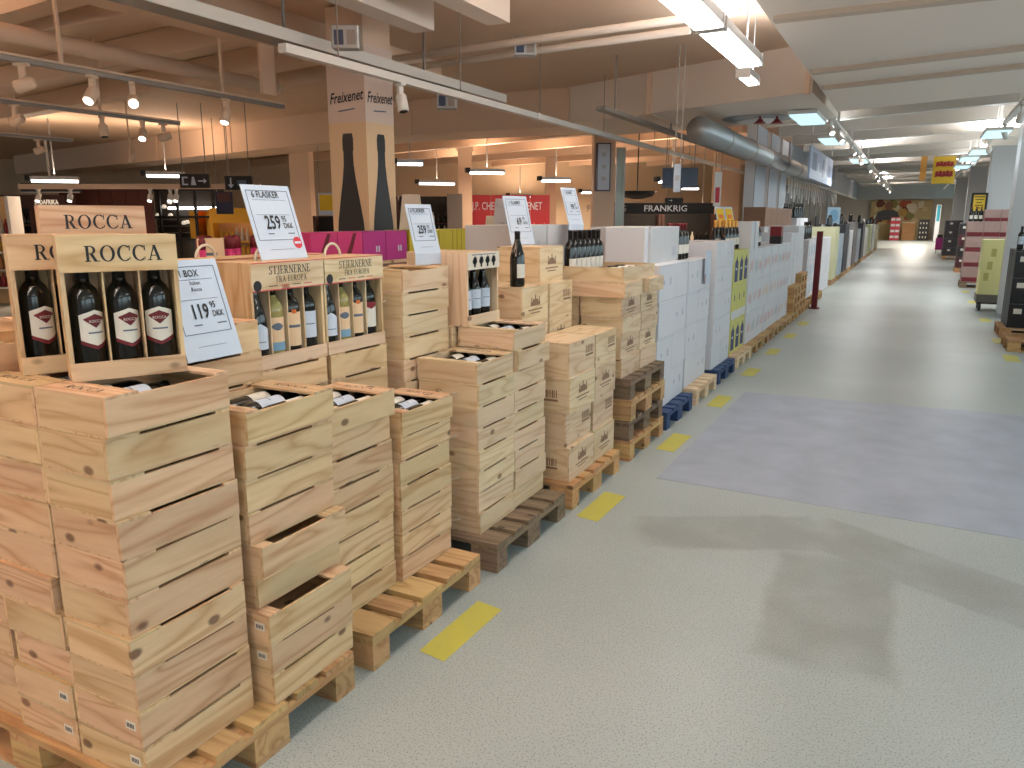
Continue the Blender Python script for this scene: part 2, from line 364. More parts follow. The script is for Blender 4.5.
# round diffuser under the plenum
dp = at(757,118.5,Z=ZD)
dif = empty('ceiling_diffuser', (dp.x,dp.y,ZD), 0, 'round white air diffuser under the big duct above the aisle', 'air diffuser')
mo('plate', lathe('diff_plate', [(.02,-.03),(.42,-.03),(.48,-.012),(.50,-.001)], 32, M_steel), dif)
mo('cone', lathe('diff_cone', [(.01,-.06),(.26,-.055),(.30,-.031)], 32, M_rail), dif)
for i, px in enumerate((760,777)):
    p = at(px,119,Z=ZD-.07)
    s = empty('sprinkler_bell', (p.x,p.y,ZD-.10), 0, 'small dark red %s hanging below the round ceiling diffuser' % ('fitting on the left' if i == 0 else 'fitting on the right'), 'sprinkler', 'red fittings below the diffuser')
    mo('cap', lathe('bell', [(.09,-.03),(.05,.0),(.03,.03)], 14, M_capred), s); mo('stem', lathe('bellstem', [(.015,.03),(.015,.07)], 8, M_capred), s)
# left bulkhead
ZB = 3.05
a0, a1 = at(29,173,Z=ZB), at(396,136,Z=ZB); d = (a1-a0)/(a1.x-a0.x)
l0 = a0 + d*(-26-a0.x); l1 = Vector((pa.x, pa.y, ZB))
BK = prism('bulkhead', [(l0.x,l0.y),(a1.x,a1.y),(l1.x-.02,l1.y),(l1.x-.02,l1.y+1.2),(a1.x,a1.y+1.0),(l0.x,l0.y+1.0)], ZB, 3.62, M_beige, kind='structure')
for px in (29, 205, 425, 500):
    t = at(px, 150, Z=ZB); x = t.x
    y = a0.y + d.y*(x-a0.x) if x < a1.x else a1.y + (l1.y-a1.y)*(x-a1.x)/(l1.x-a1.x)
    o = bx('joint_strip', (x-.03,x+.03,y-.025,y+.02,ZB-.01,3.60), M_beige); o.parent = BK; o.matrix_parent_inverse = Matrix.Translation(-BK.location)

# beams in the near ceiling on the left, along and across the aisle
def ybeam(a, b_, z, w, h, m=M_beige, y0=None, y1=None):
    p, q = at(*a, Z=z), at(*b_, Z=z); x = (p.x+q.x)/2
    y0 = p.y if y0 is None else y0; y1 = q.y if y1 is None else y1
    return bx('ceiling_beam', (x-w/2,x+w/2,y0,y1,z,z+h), m, None, kind='structure')
ybeam((116,0),(325,65), 3.30, .34, .32, y0=-6, y1=9.0)
ybeam((340,0),(424,32), 3.30, .22, .32, M_beige2, y0=-6)
ybeam((445,0),(500,24), 3.30, .22, .32, M_beige2, y0=-6)
XBM = at(220,32,Z=3.30).x
for (a, b_) in (((0,22),(66,3)), ((40,36),(123,21)), ((150,62),(300,32)), ((200,84),(330,60))):
    p, q = at(*a, Z=3.34), at(*b_, Z=3.34); dd = (q-p).normalized(); x1 = XBM
    q2 = p + dd*((x1-p.x)/dd.x); p2 = p - dd*6
    beam('cross_beam', (p2.x,p2.y,3.61), (q2.x,q2.y,3.61), .24, .27, M_beige, None, kind='structure')
# far cross beams over the aisle and the left hall
c0, c1 = at(829,121,Z=3.36), at(1004,104,Z=3.36); cd = (c1-c0)/(c1.x-c0.x)
for i in range(17):
    y = c0.y + i*2.05
    if y > 47: break
    p = Vector((-2.75, y + cd.y*(-2.75-c0.x), 3.60)); q = Vector((3.6, y + cd.y*(3.6-c0.x), 3.60))
    beam('ceiling_rib', p, q, .18, .24, M_ceilw, None, kind='structure')
for i in range(11):
    y = 15 + i*1.9
    beam('hall_rib', (-24+i*.3, y+6.2, 3.60), (-3.3, y, 3.60), .2, .22, M_beige, None, kind='structure')
# end of the aisle
bx('wall_end', (-3.2,5,48,48.4,2.72,3.62), mat('grey_header', (206,210,216), .7), None, kind='structure')
bx('wall_far', (-8,6,72,72.3,0,3.62), M_wall, None, kind='structure')
bx('wall_right', (3.6,3.8,-8,72,0,3.62), M_wall, None, kind='structure')
p, q = at(-60,210,D=27), at(770,210,D=27)
beam('wall_left', (p.x,p.y,3.61), (q.x,q.y,3.61), .2, 3.6, noisy('hall_back_wall', (216,198,174), (200,178,150), 1.2, .8), None, kind='structure')

# right pillars
M_pil = mat('pillar_white', (206,208,210), .55)
for i, (y, x) in enumerate(((15.3,1.40),(23.5,1.56),(31.5,1.50),(40,1.40))):
    pr = empty('pillar', (x+.27,y+.27,0), 0, 'square white concrete pillar on the right of the aisle, %s from the camera' % ['nearest','second','third','farthest'][i], 'pillar', 'white pillars along the right side')
    bx('shaft', (-.27,.27,-.27,.27,0,3.55), M_pil, pr); bx('plinth', (-.285,.285,-.285,.285,0,.08), M_steel, pr)
    bx('capital', (-.33,.33,-.33,.33,3.55,3.62), M_pil, pr)
# window in the right wall behind the pillars
w0, w1 = at(986,199,X=3.55), at(1000,217,X=3.55)
win = empty('window_1', (3.57, (w0.y+w1.y)/2, 1.4), 0, None, None, kind='structure')
bx('pane', (-.02,.01,-4.5,4.5,.0,1.3), mat('daylight_pane', (170,226,236), .3, emit=1.6), win)
for yy in (-4.5,-2.2,0,2.2,4.5): bx('window_frame', (-.05,.01,yy-.05,yy+.05,-.05,1.35), M_rail, win)

for i, yc_ in enumerate((-4.5,.5,5.5,10.5,15.5,20.5)):           # window row carried on out of view, added to light the aisle-facing sides
    win = empty('window_%d' % (i+2), (3.57, yc_, 1.4), 0, None, None, kind='structure')
    bx('pane', (-.02,.01,-2.1,2.1,.0,1.4), mat('daylight_pane', (170,226,236), .3, emit=1.0), win)
    for yy in (-2.1,-.7,.7,2.1): bx('window_frame', (-.05,.01,yy-.05,yy+.05,-.05,1.45), M_rail, win)
    for zz_ in (0,1.4): bx('window_frame', (-.05,.01,-2.1,2.1,zz_-.05,zz_+.05), M_rail, win)
    wl = area('window_light', (-.06,0,.7), 1.3, 4.1, 54, (.86,.93,1.0), win); wl.rotation_euler = (0,R90,0)

# ------------------------------------------------------------------ lamps
def batten_light(loc, length, label, power, col, group, wid=.16, wires=True, up=7.0, mt=None):
    r = empty('strip_luminaire', loc, 0, label, 'ceiling lamp', group)
    bx('housing', (-wid/2,wid/2,-length/2,length/2,0.0,.06), M_steel, r)
    bx('diffuser', (-wid/2+.012,wid/2-.012,-length/2+.02,length/2-.02,-.035,0), mt or M_tube, r, .012)
    for s in (-1,1):
        bx('end_cap', (-wid/2-.006,wid/2+.006,s*length/2-.012,s*length/2+.012,-.03,.065), M_black if not wires else M_steel, r)
        bx('hanger_wire', (-.004,.004,s*length*.4-.004,s*length*.4+.004,.06,3.6-loc[2]), M_steel, r)
    if power:
        area('lamp_light', (0,0,-.06), wid, length*.95, power, col, r)
        if up: area('lamp_uplight', (0,0,.10), wid*.6, length*.95, power*up, col, r, up=True)  # upward light added to brighten the ceiling
    return r
# luminaire row over the left edge of the aisle (two in view, the row goes on behind the camera)
LX, LZ = -1.33, 2.88
ys = (6.15, 4.72)
for i, y in enumerate(ys):
    batten_light((LX,y,LZ), 1.34, 'bright silver aisle strip lamp, %s' % ('farther one, in front of the big duct' if i == 0 else 'nearer one, cut by the picture top'), 6, NEUT, 'aisle strip lamps', .20)
for i, y in enumerate((2.2,-.4,-3.0)):
    batten_light((LX,y,LZ), 1.34, 'aisle strip lamp above and behind the photographer', 9, NEUT, 'aisle lamps behind the camera', .20)
for i, y in enumerate((2.5,-1.5)):
    batten_light((1.6,y,2.9), 1.34, 'strip lamp over the right of the aisle beside the photographer', 9, NEUT, 'aisle lamps behind the camera', .20)
# small glowing end of the next lamp
p = at(744,75,Z=2.95); batten_light((p.x,p.y+.2,2.95), .5, 'short lit lamp end beyond the bright aisle lamp, in front of the duct', 4, NEUT, None, .12)
# hanging light rail on the left: white rail with hangers
ZR = 2.80
r0 = at(288,47,Z=ZR); XR = -4.02
rail = empty('hanging_rail', (XR, r0.y, ZR), 0, 'long thin white rail hung on wires, running the length of the hall', 'lighting rail')
bx('rail', (-.035,.035,0,17,-.03,.03), M_rail, rail)
for y in (.6,2.4,4.2,6.3,8.7,11,13.5,16): bx('hanger_wire', (-.004,.004,y-.004,y+.004,.03,.80), M_track, rail)
for y in (4.1,9.2): bx('joint', (-.042,.042,y-.04,y+.04,-.036,.036), M_rail, rail)
ZT = 3.02
trk = empty('cable_trunking', (-4.60, 0, ZT), 0, 'wide grey cable trunking under the left ceiling, above the thin white rail', 'cable trunking')
bx('tray', (-.10,.10,-6,8.6,-.02,.0), M_track, trk); bx('tray_side', (-.11,-.095,-6,8.6,-.02,.07), M_track, trk); bx('tray_side', (.095,.11,-6,8.6,-.02,.07), M_rail, trk)
for y in (1,3,5,7): bx('hanger', (-.01,.01,y-.01,y+.01,0,.58), M_track, trk)
# second trunking farther right along the hall (towards the red-lit spot heads)
t2 = empty('cable_trunking', (-3.45, 9.0, 2.95), 0, 'dark cable trunking behind the round grey duct, over the hall', 'cable trunking')
bx('tray', (-.06,.06,0,12,-.05,.0), M_track, t2); [bx('hanger', (-.01,.01,y,y+.02,0,.65), M_track, t2) for y in (.5,3,6,9)]

def spot(loc, yaw, tilt, label, lit, group='track spotlights on the left', m=M_beige, stem=0, sc=.75):
    r = empty('track_spotlight', loc, yaw, label, 'spotlight', group); r.scale = (sc,sc,sc)
    if stem: bx('stem', (-.012,.012,-.012,.012,0,stem/sc), m, r)
    bx('adapter', (-.03,.03,-.07,.07,-.03,0), m, r); bx('bracket', (-.032,.032,-.028,.028,-.20,-.03), m, r, .006)
    h = mo('lamp_head', lathe('spothead', [(.045,-.08),(.062,-.06),(.066,.10),(.058,.115)], 16, m), r, (.0,-.03,-.20), (tilt,0,0))
    mo('lens', lathe('spotlens', [(.05,.112),(.05,.119)], 14, M_lens if lit else M_black), h)
    return r
def ytrack(x, z, y0, y1, label):
    t = empty('lighting_track', (x,y0,z), 0, label, 'lighting track', 'tracks under the left ceiling')
    bx('rail', (-.03,.03,0,y1-y0,0,.035), M_track, t); bx('tray', (-.05,.05,0,y1-y0,.036,.05), M_beige, t)
    n = max(2, int((y1-y0)/1.6))
    for i in range(n): yy = (i+.5)*(y1-y0)/n; bx('hanger', (-.012,.012,yy-.012,yy+.012,.05,3.6-z), M_beige, t)
    return t
ZK = 2.78
k1a, k1b = at(0,62,Z=ZK), at(290,108,Z=ZK); X1 = (k1a.x+k1b.x)/2
ytrack(X1, ZK, k1a.y-2, k1b.y, 'nearest grey spotlight track under the left ceiling')
k2a, k2b = at(0,101,Z=ZK), at(172,126,Z=ZK); X2 = (k2a.x+k2b.x)/2
ytrack(X2, ZK, k2a.y-2, k2b.y, 'middle grey spotlight track under the left ceiling')
k3a, k3b = at(0,134,Z=ZK), at(62,143,Z=ZK); X3 = (k3a.x+k3b.x)/2
ytrack(X3, ZK, k3a.y-2, k3b.y, 'farthest grey spotlight track under the left ceiling')
for (px, py, X, yaw, tilt, lit, lab) in (
    (22,72,X1,2.2,-1.9,0,'unlit pale spotlight with black lens at the left picture edge'),
    (92,80,X1,.4,2.35,1,'glaring lit spotlight, brightest on the nearest track'),
    (132,87,X1,.9,2.0,1,'lit spotlight right of the glaring one on the nearest track'),
    (226,103,X1,.3,2.7,1,'dimly lit spotlight near the right end of the nearest track'),
    (14,104,X2,2.0,-2.0,0,'unlit spotlight with black lens on the middle track'),
    (102,121,X2,1.2,2.9,0,'spotlight pointing down on the middle track'),
    (143,132,X2,.7,2.4,1,'small lit spotlight at the end of the middle track'),
    (164,133,X2,2.4,-1.9,0,'unlit spotlight past the end of the middle track'),
    (38,142,X3,2.2,-1.9,0,'small unlit spotlight on the farthest track'),
    (131,160,X3,2.0,-2.6,0,'dark spotlight hanging above the shop front')):
    p = at(px,py,X=X); spot((p.x,p.y,ZK), yaw, tilt, lab, lit, stem=(3.6-ZK if (X == X3 and px > 62) else 0))
p = at(400,88,X=-4.02); spot((p.x,p.y,2.77), 1.2, 2.9, 'white spotlight under the thin rail beside the bottle column', 0, m=M_rail)
# fat round duct pipe on the upper left with its elbow
e0, e1 = at(0,30,Z=3.12), at(272,88,Z=3.12); xe = (e0.x+e1.x)/2
dp_ = empty('round_duct', (xe,e0.y-2,3.12), 0, 'fat cream ventilation pipe running under the left ceiling', 'duct')
tube('pipe', [(0,0,0),(0,e1.y-e0.y+2,0)], .075, M_beige, dp_, 16)
tube('end_cap', [(0,e1.y-e0.y+2,0),(0,e1.y-e0.y+2.05,0)], .085, M_beige, dp_, 16)
g0 = at(322,78,Z=3.40)
tube('round_duct', [(g0.x-1.6,g0.y+.4,3.49),(g0.x,g0.y,3.49)], .13, M_beige, None, 16, label='short cream pipe stub beside the top of the bottle column', cat='duct')
for i, (a, b_, zz) in enumerate((((393,59),(740,11),3.30), ((393,70),(690,30),3.30))):
    p, q = at(*a, Z=zz), at(*b_, Z=zz)
    tube('water_pipe', [p,q], .035, M_beige2, None, 10, label='%s thin cream pipe crossing under the ceiling left of the bright lamp' % ('upper' if i == 0 else 'lower'), cat='pipe', group='cream ceiling pipes')
p = at(266,52,X=X1+.25); bx('drop_panel', (p.x-.02,p.x+.02,p.y-.09,p.y+.09,2.84,3.55), M_beige, None, label='flat cream hanger strip dropping from the ceiling to the nearest track', cat='hanger')
# sensor boxes
for i, (px, py, Z_, lab) in enumerate(((346,38,3.05,'grey junction box with blue face on the cable trunking'), (525,47,3.28,'grey twin junction box on the ceiling pipes'), (447,101,2.9,'dark wall bracket box on the duct face'))):
    p = at(px,py,Z=Z_); b_ = empty('junction_box', p, YAW, lab, 'junction box')
    bx('body', (-.11,.11,-.05,.05,-.09,.09), M_steel, b_, .01); bx('cover', (-.085,-.01,-.056,-.05,-.06,.05), mat('blue_face', (50,64,92), .4), b_); bx('cover', (.015,.085,-.056,-.05,-.06,.05), M_track, b_)
# spiral duct, grey
q0, q1 = at(690,130,Z=2.80), at(812,174,Z=2.80); xs_ = (q0.x+q1.x)/2
sd = empty('spiral_duct', (xs_,q0.y,2.80), 0, 'round grey spiral duct running into the distance over the left row', 'duct')
tube('pipe', [(0,0,0),(0,q1.y-q0.y+5,0)], .17, M_steel, sd, 20)
for y in (1.4,3.4,5.2,7.2,9.4): tube('clamp_ring', [(0,y-.03,0),(0,y+.03,0)], .180, M_track, sd, 20)
# tracks with lamps along the aisle
TX0, TX1 = -1.30, 1.12; ZL = 3.12
for i, (x, y0) in enumerate(((TX0, 10.4),(TX1, 9.0))):
    t = empty('lighting_track', (x,y0,ZL), 0, 'long white lighting track over the %s edge of the far aisle' % ('left' if i == 0 else 'right'), 'lighting track', 'tracks over the aisle')
    bx('rail', (-.04,.04,0,46-y0,0,.05), M_rail, t)
    for yy in range(1, int(46-y0), 3): bx('hanger', (-.02,.02,yy-.02,yy+.02,.05,.45), M_rail, t)
near = ['first','second','third','fourth','fifth','sixth']
for i, (px, py) in enumerate(((808,119),(832,141),(859,161))):
    p = at(px,py,Z=3.02); r = empty('panel_lamp', (p.x,p.y,3.02), 0, 'bluish white flat ceiling lamp left of the far aisle, %s from the camera' % near[i], 'ceiling lamp', 'bluish flat lamps over the aisle')
    bx('frame', (-.19,.19,-.62,.62,.0,.05), M_rail, r); bx('diffuser', (-.17,.17,-.6,.6,-.02,0), M_tubec, r)
    area('lamp_light', (0,0,-.05), .3, 1.1, 8, COOL, r); area('lamp_uplight', (0,0,.09), .3, 1.1, 16, COOL, r, up=True)  # upward light added to the flat lamp for the ceiling
    bx('hanger', (-.01,.01,-.01,.01,.05,.55), M_rail, r)
for i, (px, py) in enumerate(((996,134),(980,152),(969,159),(962,167))):
    p = at(px,py,Z=3.02); r = empty('panel_lamp', (p.x,p.y,3.02), 0, 'bluish white flat ceiling lamp beside the right pillars, %s from the camera' % near[i], 'ceiling lamp', 'bluish flat lamps over the aisle')
    bx('frame', (-.19,.19,-.62,.62,.0,.05), M_rail, r); bx('diffuser', (-.17,.17,-.6,.6,-.02,0), M_tubec, r)
    area('lamp_light', (0,0,-.05), .3, 1.1, 8, COOL, r); area('lamp_uplight', (0,0,.09), .3, 1.1, 16, COOL, r, up=True)
    bx('hanger', (-.01,.01,-.01,.01,.05,.55), M_rail, r)
for i, yy in enumerate((13.2,14.6,17.5,20.5,24,27,30,34,38,43)):
    s = spot((TX0,yy,ZL), .5+.4*(i%3), 2.3, 'lit spotlight on the left aisle track, %s from the camera' % ORD[i].replace('topmost','first'), 1, 'spotlights over the far aisle', M_rail)
    if i in (3,5,7,8,9): area('lamp_light', (0,0,-.5), .6, .6, 46, NEUT, s); area('lamp_uplight', (0,0,.3), .6, .6, 110, NEUT, s, up=True)  # upward light added above the spots to lift the far ceiling
for i, yy in enumerate((10.6,11.4,12.6,15,18,22,27,33)):
    s = spot((TX1,yy,ZL), 2.6+.4*(i%3), 2.3, 'lit spotlight on the right aisle track, %s from the camera' % ORD[i].replace('topmost','first'), 1, 'spotlights over the far aisle', M_rail)
    if i in (4,6,7): area('lamp_light', (0,0,-.5), .6, .6, 46, NEUT, s); area('lamp_uplight', (0,0,.3), .6, .6, 110, NEUT, s, up=True)
# hall luminaires on the left, far away
HL = ((487,172,35,19,3.0),(437,183,36,22,2.9),(410,163,26,17,3.0),(556,180,30,20,3.0),(672,181,28,18,2.9),(55,180,42,16,2.75),(166,175,36,17,2.85),(592,192,22,25,2.9),(520,196,22,26,2.9),(690,188,18,24,2.9))
wordsH = ['over the dark bottle column, brightest','lower, just right of the bottle column','right beside the bottle column','over the red wall','over the black country banner','above the dark shelves at the left','left of the black arrow sign','far over the red wall','small, far left over the red wall','small, far right of the black banner']
for i, (px, py, w, D, z) in enumerate(HL):
    p = at(px,py,D=D); L_ = w/786*D
    r = empty('hall_luminaire', p, YAW+.25, 'lit tube lamp hanging in the left hall, '+wordsH[i], 'ceiling lamp', 'hall tube lamps')
    bx('housing', (-L_/2,L_/2,-.08,.08,.0,.07), M_steel, r); bx('diffuser', (-L_/2+.02,L_/2-.02,-.07,.07,-.05,0), M_tube, r)
    bx('end_cap', (-L_/2-.1,-L_/2,-.07,.07,-.02,.09), M_black, r); bx('hanger', (-.01,.01,-.01,.01,.07,max(.1,3.6-p.z)), M_steel, r)
    if i in (0,1,3,4,5,6,7,8): area('lamp_light', (0,0,-.07), L_, .2, 85 if i < 5 else 75, WARM, r); area('lamp_uplight', (0,0,.12), L_, .2, 42 if i < 5 else 40, WARM, r, up=True)
# unseen warm lamps added outside the frame to light the left ceiling
for i, (x, y) in enumerate(((-4.0,.6),(-7.6,2.2),(-12.5,4.0),(-3.2,-3))):
    r = empty('hall_luminaire', (x,y,3.15), 0, 'warm lamp under the ceiling on the left, above the picture', 'ceiling lamp', 'warm lamps above the left picture edge')
    bx('hanger', (-.01,.01,-.01,.01,.06,.45), M_steel, r); bx('housing', (-.10,.10,-.6,.6,0,.06), M_steel, r); bx('diffuser', (-.09,.09,-.58,.58,-.04,0), M_tube, r)
    area('lamp_light', (0,0,-.06), .2, 1.2, 22, WARM, r); area('lamp_uplight', (0,0,.1), .2, 1.2, 230, WARM, r, up=True)

# unseen lamps added to brighten the far end of the aisle
for i, y in enumerate((52,58,64)):
    r = empty('end_lamp', (0,y,3.2), 0, 'square lamp over the far end of the aisle beyond the grey header, %s' % ['nearest','middle','farthest'][i], 'ceiling lamp', 'lamps beyond the grey header')
    bx('housing', (-.6,.6,-.3,.3,0,.08), M_rail, r); bx('diffuser', (-.57,.57,-.27,.27,-.03,0), M_tube, r); bx('hanger', (-.02,.02,-.02,.02,.08,.42), M_rail, r)
    area('lamp_light', (0,0,-.07), 1.2, .6, 330, (1,.9,.78), r)
# ================================================================== pallets
def pallet(x1, y0, z, label, kind='pallet', ln=1.2, wd_=.8, blue=False):
    """euro pallet, short side to the aisle at x1, from y0 to y0+.8; deck boards run across the aisle"""
    p = empty('pallet', (x1-ln/2, y0+wd_/2, z), 0, label, 'pallet', 'blue pallets' if blue else 'wooden pallets')
    if blue:
        mb = noisy('blue_pallet_paint', (44,72,116), (30,52,92), 12, .6)
        W = lambda a: mb
    else: W = lambda a: wood(kind, a)
    h = ln/2
    yb = [(-.4,.145),(-.214,.1),(-.0725,.145),(.114,.1),(.255,.145)]
    for (y, w) in yb: bx('deck_board', (-h,h,y,y+w,.122,.144), W('x'), p)
    for x in (-h,-.0725,h-.145): bx('cross_board', (x,x+.145,-.4,.4,.1,.122), W('y'), p)
    for x in (-h,-.0725,h-.145):
        for (y, w) in ((-.4,.1),(-.0725,.145),(.3,.1)): bx('block', (x,x+.145,y,y+w,.022,.1), W('x'), p)
    for (y, w) in ((-.4,.1),(-.0725,.145),(.3,.1)): bx('bottom_board', (-h,h,y,y+w,0,.022), W('x'), p)
    return p
pallet(-1.625,1.135,0,'light wooden pallet under the ROCCA crates at the bottom left','pallet')
pallet(-1.625,2.045,0,'wooden pallet with brown deck boards, second in the left row','pallet')
pallet(-1.60,2.965,0,'grey weathered wooden pallet, third in the left row','old')
pallet(-1.60,3.875,0,'light wooden pallet under the printed wine cases','orange')
for i, kd in enumerate(('orange','old','pallet','old')):
    pallet(-1.60-.01*(i%2),4.89,i*.1445,'wooden pallet, %s in the pile of four pallets' % ['lowest','second from below','third from below','topmost'][i], kd)
pallet(-1.60,5.79,0,'blue painted pallet under white cartons, nearest blue one',blue=True)
pallet(-1.60,6.74,0,'light wooden pallet between the two blue pallets','pale')
pallet(-1.62,7.72,0,'blue painted pallet, the farther of the two blue ones',blue=True)
pallet(-1.62,8.66,0,'light wooden pallet under the yellow and navy cartons','pale')
for i in range(5): pallet(-1.63,9.52+i*.86,0,'wooden pallet under white cartons printed in colour, %s along the row' % ['first','second','third','fourth','fifth'][i],'pallet')
for i in range(4): pallet(-1.64,13.9+i*.86+(.5 if i>1 else 0),0,'wooden pallet in the far left row, %s past the coloured cartons' % ['first','second','third','fourth'][i],'orange')

# ================================================================== bottles
BORD = [(.030,0),(.0375,.004),(.0378,.012),(.0378,.185),(.036,.202),(.028,.220),(.0175,.232),(.0150,.245),(.0145,.285)]
BURG = [(.034,0),(.0405,.005),(.041,.015),(.041,.150),(.037,.180),(.027,.215),(.0175,.245),(.0150,.262),(.0148,.288)]
CHAM = [(.036,0),(.0435,.006),(.044,.016),(.044,.140),(.040,.170),(.029,.215),(.0195,.250),(.0165,.268),(.0165,.300)]
CAPS = [(.0156,.236),(.0156,.288),(.0168,.289),(.0168,.300),(.012,.302)]
CAPC = [(.026,.222),(.0215,.250),(.0195,.270),(.0205,.282),(.0205,.305),(.015,.314)]
def bottle(loc, rot, label, group, shape='bord', glass=None, cap=None, lab='plain', seg=16, sc=1.0, far=False):
    glass = glass or M_glassdark; cap = cap or M_capsule
    prof = {'bord': BORD, 'burg': BURG, 'cham': CHAM}[shape]
    b = empty('wine_bottle', loc, 0, label, 'bottle', group); b.rotation_euler = rot; b.scale = (sc,sc,sc)
    mo('glass_body', lathe('glass_'+shape, prof, seg, glass), b)
    mo('capsule', lathe('cap_'+('c' if shape == 'cham' else 'b'), CAPC if shape == 'cham' else CAPS, max(8,seg-4), cap), b)
    r = prof[3][0]+.0006
    if lab == 'rocca':
        mo('label', wrapmesh('rocca_l', r, 1.0, lambda u: .064+.018*abs(u)*.9, lambda u: .166-.012*abs(u), M_label), b)
        mo('emblem', wrapmesh('rocca_e', r+.0005, .72, lambda u: .120+.022*abs(u), lambda u: .156-.012*abs(u), M_wine), b)
        mo('label_foot', wrapmesh('rocca_f', r+.0005, 1.0, lambda u: .064+.018*abs(u)*.9, lambda u: .074+.018*abs(u)*.9, M_wine), b)
        mo('lettering', text_mesh('ROCCA', .010, M_label, 'CENTER'), b, (0,-r-.0016,.134))
        mo('label_text', wrapmesh('rocca_t', r+.0005, .5, lambda u: .106, lambda u: .110, M_grey_ink), b)
    elif lab == 'gable': mo('label', wrapmesh('gable', r, .95, lambda u: .06, lambda u: .152-.022*abs(u), M_white), b); mo('label_text', wrapmesh('gable_t', r+.0005, .5, lambda u: .085, lambda u: .088, M_grey_ink), b)
    elif lab == 'blue':
        mo('label', wrapmesh('bl1', r, 1.2, lambda u: .075, lambda u: .165, M_cream), b); mo('label_band', wrapmesh('bl2', r, 1.2, lambda u: .045, lambda u: .0748, M_blue_l), b)
        mo('label_text', wrapmesh('bl3', r+.0005, .6, lambda u: .118+.012*u*u, lambda u: .145-.012*u*u, M_grey_ink), b)
    elif lab == 'orange':
        mo('label', wrapmesh('or1', r, 1.1, lambda u: .05, lambda u: .175, M_cream), b); mo('label_text', wrapmesh('or2', r+.0005, .7, lambda u: .118, lambda u: .128, M_grey_ink), b)
        mo('seal', wrapmesh('or3', r+.0005, .25, lambda u: .17, lambda u: .185, mat('orange_seal', (196,98,40), .5)), b)
    elif lab == 'redlab':
        mo('label', wrapmesh('rl1', r, 1.1, lambda u: .065, lambda u: .17, M_label), b); mo('label_band', wrapmesh('rl2', r+.0005, 1.1, lambda u: .14+.02*abs(u), lambda u: .17, M_capred), b)
    elif lab == 'plain': mo('label', wrapmesh('pl_'+shape, r, .85, lambda u: .05, lambda u: .125, M_label), b)
    elif lab == 'white': mo('label', wrapmesh('wh_'+shape, r, .95, lambda u: .07, lambda u: .17, M_white), b); mo('label_text', wrapmesh('wh_t', r+.0005, .5, lambda u: .12, lambda u: .1235, M_grey_ink), b)
    return b

# ================================================================== pine wine crates
def crate(root, L=.385, W=.275, Hh=.104, kind='pine', stand=False, flip=False, head=.095, foot=.048, nd=2, open_=True, tb=.008, sticker=False, rope=None):
    """shallow crate with a windowed face. lying: window up, long side along Y. stand: window to -Y, header on top.
    header (the lettered board) at -Y end, or +Y end when flipped"""
    t = .011
    def P(name, x0,x1,y0,y1,z0,z1, ax):
        if flip and not stand: y0, y1 = -y1, -y0
        if stand:                       # long axis -> up, header (at -Y) -> top ; face (+Z) -> -Y
            b = (x0,x1,-z1+Hh/2,-z0+Hh/2,-y1+L/2,-y0+L/2); a = {'x':'x','y':'z','z':'y'}[ax]
        else: b = (x0,x1,y0,y1,z0,z1); a = ax
        return bx(name, b, wood(kind, a), root)
    P('base_board', -W/2+.001,W/2-.001,-L/2,L/2,0,.006,'y')
    for s in (-1,1):
        P('side_board', s*W/2-(t if s>0 else 0), s*W/2+(t if s<0 else 0), -L/2+.0005, L/2-.0005, .006, Hh-tb, 'y')
        P('end_board', -W/2+t, W/2-t, s*L/2-(t if s>0 else 0), s*L/2+(t if s<0 else 0), .006, Hh-tb, 'x')
    P('header_board', -W/2,W/2,-L/2,-L/2+head,Hh-tb,Hh,'x')
    P('foot_board', -W/2,W/2,L/2-foot,L/2,Hh-tb,Hh,'x')
    if open_:
        for i in range(nd):
            x = -W/2+t+(W-2*t)*(i+1)/(nd+1); P('divider', x-.002,x+.002,-L/2+t,L/2-t,.006,Hh-tb-.003,'y')
    if sticker:
        s = bx('barcode_sticker', (W/2-.062,W/2-.022,-L/2-.001,-L/2-.0001,Hh*.45,Hh*.45+.026), M_label, root)
        for i in range(5): bx('barcode_bar', (W/2-.056+i*.006,W/2-.053+i*.006,-L/2-.0016,-L/2-.0011,Hh*.45+.006,Hh*.45+.019), M_ink, root)
    if rope:
        pts = [(rope*(-.055+.11*i/8), -L/2-.004-.012*math.sin(math.pi*i/8), Hh*.62-.014*math.sin(math.pi*i/8)) for i in range(9)]
        tube('rope_handle', pts, .0035, M_rope, root, 6)
def lettering_on_top(root, s, size, W_, y, z, flip=False):
    o = mo('lettering', serif_mesh(s, size, M_ink, W_), root, (0,y,z), (-R90,0,math.pi if flip else 0)); return o
def stack(xf, y0, n, where, L=.385, W=.275, pitch=.105, z0=.1445, jit=.006, shifts={}, kind='pine', flip=False, top=None, stick=(), rope=None, every=1, group=None):
    """column of crates, aisle face at X=xf, near end at Y=y0; returns height of its top"""
    for i in range(n):
        dx, dy = shifts.get(n-1-i, (0,0)); dx += random.uniform(-jit,jit); dy += random.uniform(-jit,jit)
        last = i == n-1
        r = empty('wine_crate', (xf-W/2+dx, y0+L/2+dy, z0+i*pitch), random.uniform(-.012,.012), 'pine crate, %s, %s' % (ordn(i,n), where), 'wine crate', group or 'pine crates stacked on the left pallets')
        crate(r, L, W, pitch-.001, kind, False, flip if (i % every == 0 or last) else not flip, open_=False, sticker=(n-1-i) in stick, rope=(rope if rope and i % 2 == 0 else None))
        if last and top: top(r, L, W, pitch)
    return z0+n*pitch
